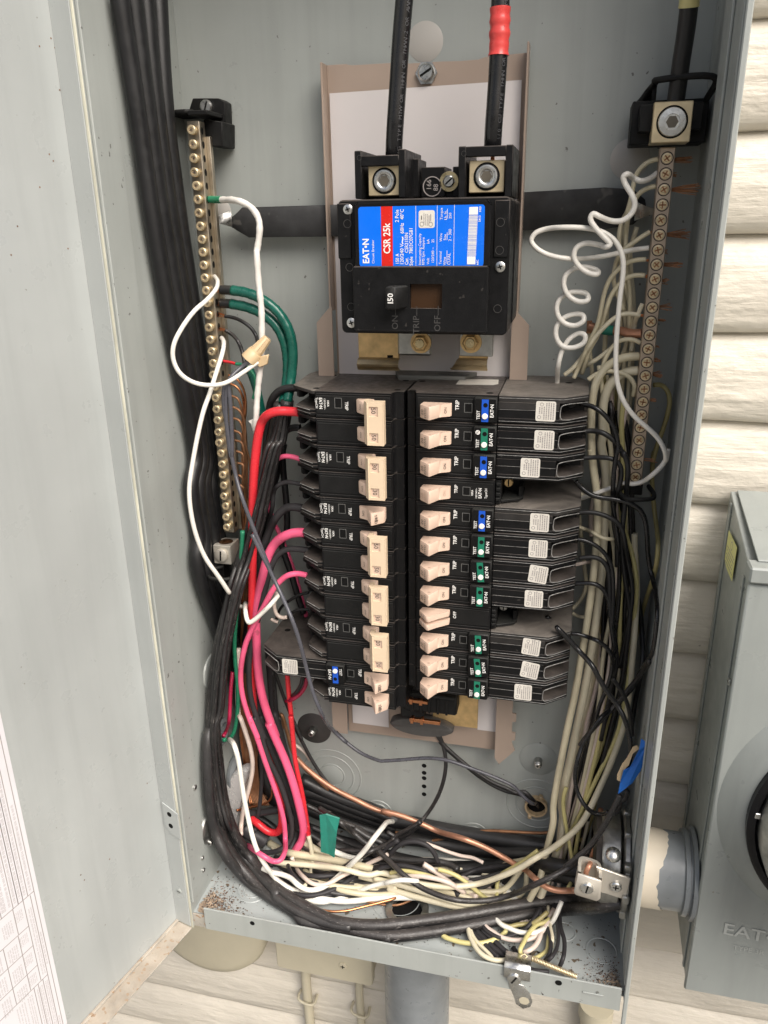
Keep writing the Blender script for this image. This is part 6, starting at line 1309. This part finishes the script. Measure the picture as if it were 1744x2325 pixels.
for i, (m_, du) in enumerate((('w_cream', 30), ('w_olive', 74), ('w_cream', 95), ('w_pinkwhite', 8), ('w_yellow', 126), ('w_olive', 50), ('w_cream_pale', 150), ('w_yellow', 112), ('w_pinkwhite', 66))):
    a0 = 455+du; y = -16-rw.uniform(0, 22)
    sp = f'G {600+i*22} {1050+i*30} {y:.0f}; {640+i*14} 1400; O {a0:.0f} 120 {y:.0f}; {a0-10+rw.uniform(-22,22):.0f} 480; {a0+14+rw.uniform(-24,24):.0f} 860; {a0-16+rw.uniform(-24,24):.0f} 1240; {a0-50+rw.uniform(-20,20):.0f} 1600; Q {a0-100+rw.uniform(-24,24):.0f} 320 {y-4:.0f}; {a0-180+rw.uniform(-24,24):.0f} 700; {a0-280+rw.uniform(-24,24):.0f} 1100; {a0-360:.0f} 1450; b {930+i*22} {1900+i*8} z-384'
    W(('first cream wire deep beside the thick pair', 'olive wire deep among the black ones', 'cream wire deep in the middle of the bundle', 'pinkish wire next to the thick cream pair', 'yellow wire deep toward the right wall', 'olive wire deep behind the black breaker wires', 'pale cream wire deep nearest the right wall', 'second yellow wire deep toward the right wall', 'pinkish wire deep in the middle of the bundle')[i], m_, rw.uniform(8.5, 11), sp, k3, per=5)
# loose pale and dark strands filling the bottom tangle
k4 = 'loose strands in the bottom tangle'
adj = ['low', 'upper', 'bent', 'slack', 'straight', 'wavy', 'buried', 'front', 'rear', 'short', 'long', 'bowed', 'sagging', 'crossing', 'lifted', 'hidden', 'twisted', 'outer', 'inner', 'last', 'thin', 'crooked']
cols = [('w_cream_pale', 'pale cream'), ('w_cream', 'dull cream'), ('w_white', 'white'), ('w_grey', 'dark grey'), ('w_cream', 'cream'), ('w_worn_light', 'dusty black'), ('w_pinkwhite', 'pinkish white'), ('w_cream', 'aged cream')]
for i in range(20):
    m_, cn_ = cols[(i*5) % 8]; y0 = 1080+rw.uniform(0, 330); x0_ = 760+rw.uniform(0, 420); zz = -390+rw.uniform(0, 9)
    p1 = rw.uniform(-35, 35); p2 = rw.uniform(-50, 30)
    if i % 2: tail = f'N {x0_-480+260:.0f} {y0+80-p2*.4:.0f} z{zz:.0f}; {x0_-200+160:.0f} {y0+40+p2:.0f} z{zz:.0f}; {1130+i*4} {1180+p1:.0f} -44; {1310} {1120+p1:.0f} -22; 1400 1040 -12'
    else: tail = f'N {x0_-480+240:.0f} {min(1460, y0+120-p2*.4):.0f} z{zz:.0f}; {x0_-60:.0f} 1500 z-388; {x0_+90:.0f} 1590 z-391; {x0_+170:.0f} 1650 z-392'
    sp = f'M {x0_-60:.0f} {y0-90:.0f} -14; {x0_+40:.0f} {y0-20:.0f} {-36-i:.0f}; {x0_+220:.0f} {y0+50+p1:.0f} z{zz:.0f}; {x0_+480:.0f} {y0+80+p2:.0f} z{zz-4:.0f}; N {max(20, x0_-760):.0f} {y0+60+p1:.0f} z{zz-2:.0f}; '+tail
    W(f'{adj[i]} {cn_} strand in the bottom tangle between green tape and copper wire', m_, rw.uniform(10, 13.5), sp, k4, per=6)
# loops on the floor at the lower right
lk = 'wires looped on the floor at the lower right'
for lb, m_, wd, sp in [
 ('white wire looping over the floor at the lower right, upper loop', 'w_white', 11, 'e 760 270 z-386; 850 310; 950 355; 1080 378; 1200 368; 1310 320; 1380 260; 1430 200 z-380'),
 ('pinkish white wire looping just below the upper white loop', 'w_pinkwhite', 10.5, 'e 580 310 z-388; 660 360; 740 420; 860 460; 980 470; 1120 455; 1240 400; 1300 330 z-386'),
 ('yellow wire bowed left across the floor', 'w_yellow', 11, 'e 40 420 z-390; 140 460; 250 492; 380 510; 520 505; 640 475; 740 430; 820 360; 830 300 z-386'),
 ('pale yellow wire looping down to the bent clip', 'w_cream_pale', 11.5, 'e 355 360 z-388; 380 440; 430 540; 510 640; 620 715; 720 742; 820 720; 880 690 z-389'),
 ('second pale yellow wire inside the loop by the clip', 'w_cream_pale', 9, 'e 390 380 z-389; 450 480; 540 570; 620 650; 650 690'),
 ('yellow wire stub standing near the clip', 'w_yellow', 10, 'e 1320 240 z-384; 1220 270; 1150 330; 1080 430; 1040 510; 1000 590; 1010 640 z-387'),
 ('pink white wire curling toward the clip from the right', 'w_pinkwhite', 11, 'e 1260 400 z-387; 1230 480; 1180 550; 1110 600; 1050 620 z-389'),
 ('yellow wire curling behind the coil spring', 'w_yellow', 9, 'e 1350 520 z-390; 1340 590; 1290 640; 1200 690; 1130 710 z-390'),
 ('dark wire looping beside the coil spring, inner', 'w_grey', 9, 'e 1350 350 z-386; 1385 430; 1390 540; 1370 640; 1310 730 z-391'),
 ('dark wire looping beside the coil spring, middle', 'w_grey', 9, 'e 1450 200 z-384; 1480 330; 1480 480; 1450 600; 1380 700; 1320 740 z-391'),
 ('dark wire looping beside the coil spring, outermost', 'w_grey', 10, 'e 1500 210 z-384; 1515 330; 1555 460; 1560 590; 1540 700; 1500 800 z-391'),
 ('cream wire dropping beside the dark loops', 'w_cream_pale', 8, 'e 1380 290 z-385; 1400 380; 1410 470; 1400 560 z-390'),
 ('dark wire curved above the yellow one', 'w_grey', 9.5, 'e 560 330 z-388; 640 390; 720 430; 820 430; 920 400; 1020 360; 1110 290 z-384'),
 ('dark flat cable slanting to the clip, first', 'w_grey', 12, 'e 400 370 z-391; 520 480; 620 590; 730 690 z-392'),
 ('dark flat cable slanting to the clip, second', 'w_grey', 12, 'e 450 350 z-391; 590 490; 700 590; 820 680 z-392'),
 ('dark flat cable slanting to the clip, third', 'w_grey', 12, 'e 520 340 z-391; 660 460; 760 560; 850 640 z-392'),
 ('grey wire lying behind the spring on the floor', 'w_grey', 11, 'e 1070 790 z-391; 1150 840; 1250 860; 1360 870 z-392'),
 ('yellowed wire peeking under the black cables', 'w_olive', 10, 'e 860 300 z-386; 960 275; 1080 265; 1180 250 z-382')]:
    W(lb, m_, wd, sp, lk, per=6, ext='' if 'clip, ' in lb else 'se' if 'upper loop' in lb or 'just below' in lb or 'above the yellow' in lb or 'under the black' in lb else 's')
# blue tape flag with the tan strip beneath
bt = thing('blue_tape', 'blue painter tape flag with a torn tan strip wrapped on the black wire', 'tape', at('Q', 560, 980, -92))
bm = nb(); pts = [at('Q', u, v, -94) for u, v in ((705, 600), (755, 625), (740, 720), (700, 840), (640, 930), (595, 950), (528, 1000), (545, 930), (570, 820), (622, 815), (635, 770), (690, 665))]
prism(bm, pts, (0, 1.0, 0), .2)
for v in bm.verts: v.co.y += 1.5*math.sin(v.co.x*.7+v.co.z*.3)
obj('flag', bm, 'tape_blue', bt)
bm = nb(); pts = [at('Q', u, v, -92) for u, v in ((642, 650), (675, 640), (690, 665), (640, 700), (610, 790), (575, 820), (548, 915), (520, 900), (522, 860), (560, 780), (600, 735))]
prism(bm, pts, (0, .8, 0), .2); obj('torn_strip', bm, 'nut_tan', bt)
# copper strands sticking out right of the neutral bar
for i, (z, u, v, n, L_, sp_) in enumerate((('C', 1075, 1003, 14, 20, .1), ('C', 1062, 1100, 8, 8, .25), ('C', 1062, 1190, 22, 30, .22), ('C', 1035, 1470, 20, 24, .28), ('G', 1018, 330, 8, 6, .3), ('G', 1015, 415, 12, 20, .08), ('G', 1003, 518, 8, 9, .25), ('G', 995, 685, 10, 14, .25), ('G', 985, 768, 8, 9, .1), ('G', 950, 1018, 14, 9, .2), ('G', 945, 1105, 14, 12, .25), ('G', 930, 1268, 6, 9, .1), ('O', 735, 145, 6, 17, .05), ('G', 960, 935, 3, 8, .1))):
    strands(nbb, at(z, u, v, -36)-Vector((2, 0, 0)), (1, -.15, 0), n, L_*.62, sp_*1.2, 'copper_dull')
for z, u, v in (('G', 895, 390), ('G', 890, 490), ('G', 922, 212), ('G', 860, 738)): strands(nbb, at(z, u, v, -36), (1, 0, -.1), 10, 7, .1)
bc = thing('copper_tail', 'bare copper wire with green tape stretched left from the neutral bar', 'wire', at('G', 870, 845, -30), 'wires')
bm = nb(); tube(bm, crom([at('G', u, v, y) for u, v, y in ((872, 848, -34), (800, 850, -30), (740, 835, -26), (690, 830, -22), (600, 825, -20), (530, 800, -20))], 6), 3.0, 12); obj('copper', bm, 'copper_pink', bc, 60)
bm = nb(); tube(bm, crom([at('G', u, v, y) for u, v, y in ((690, 832, -22), (650, 828, -21), (610, 822, -20))], 4), 3.4, 12); obj('green_tape', bm, 'tape_green_light', bc, 60)
bm = nb(); q = [at('G', u, v, -20) for u, v in ((522, 770), (555, 768), (550, 850), (518, 850))]; prism(bm, q, (0, 1, 0), .2); obj('copper_flag', bm, 'copper_dull', bc)
# plastic knockout fitting and ring lugs at the lower left
cf = thing('plastic_fitting', 'white plastic cable fitting on the left wall behind the worn black cables', 'cable fitting', (-165, -60, -330))
bm = nb(); a = [at('c', u, v, -40) for u, v in ((270, 760), (380, 600), (520, 540), (570, 570), (520, 760), (480, 950), (420, 1180), (400, 1500), (300, 1480), (220, 1300), (190, 1000))]
prism(bm, a, (0, 12, 0), 1.5); obj('body', bm, 'clear_plastic', cf, 40)
bm = nb(); lathe(bm, atx('c', 400, 560, -WX+1), VX, [(17, 0), (18, 3), (15, 6), (12, 6), (12, 0)], 36); obj('locknut', bm, 'pvc', cf, 40)
ch = thing('wall_connector', 'dark metal connector low on the left wall beside the worn cables', 'cable connector', atx('M', 250, 950, -WX+2))
p = atx('M', 245, 920, -WX+1); bm = nb(); lathe(bm, (-WX+.2, p.y, p.z), VX, [(0, 3), (12, 3), (14, 2), (14.5, 0)], 30); obj('ring', bm, 'zinc_dull', ch, 40)
p = atx('M', 262, 1038, -WX+4); slot_head(ch, 'screw', (-WX+3, p.y, p.z), VX, 2.6, 2.4, 'zinc', 'line')
# connector rings on the floor
fr = thing('floor_locknut', 'round steel locknut on the floor under the cream wires', 'locknut', atz('T', 1470, 320, FZ))
p = atz('T', 1450, 330, FZ); bm = nb(); lathe(bm, p, VZ, [(13, .2), (13, 4), (17, 4.4), (18.5, 3.4), (18.5, .2)], 40); obj('ring', bm, 'zinc_dull', fr, 40)
bm = nb(); lathe(bm, p+Vector((0, 0, .3)), VZ, [(0, .2), (12.8, .2), (12.9, 0)], 30); obj('opening', bm, 'hole', fr)
gd = thing('grey_disc', 'grey plastic disc standing in the back of the bottom bundle', 'knockout cover', at('N', 380, 1150, -12))
p = at('N', 380, 1200, -8); bm = nb(); lathe(bm, p, (0, -.8, .6), [(0, 3), (19, 3), (21, 1.5), (21, 0)], 40); obj('disc', bm, 'pvc', gd, 40)
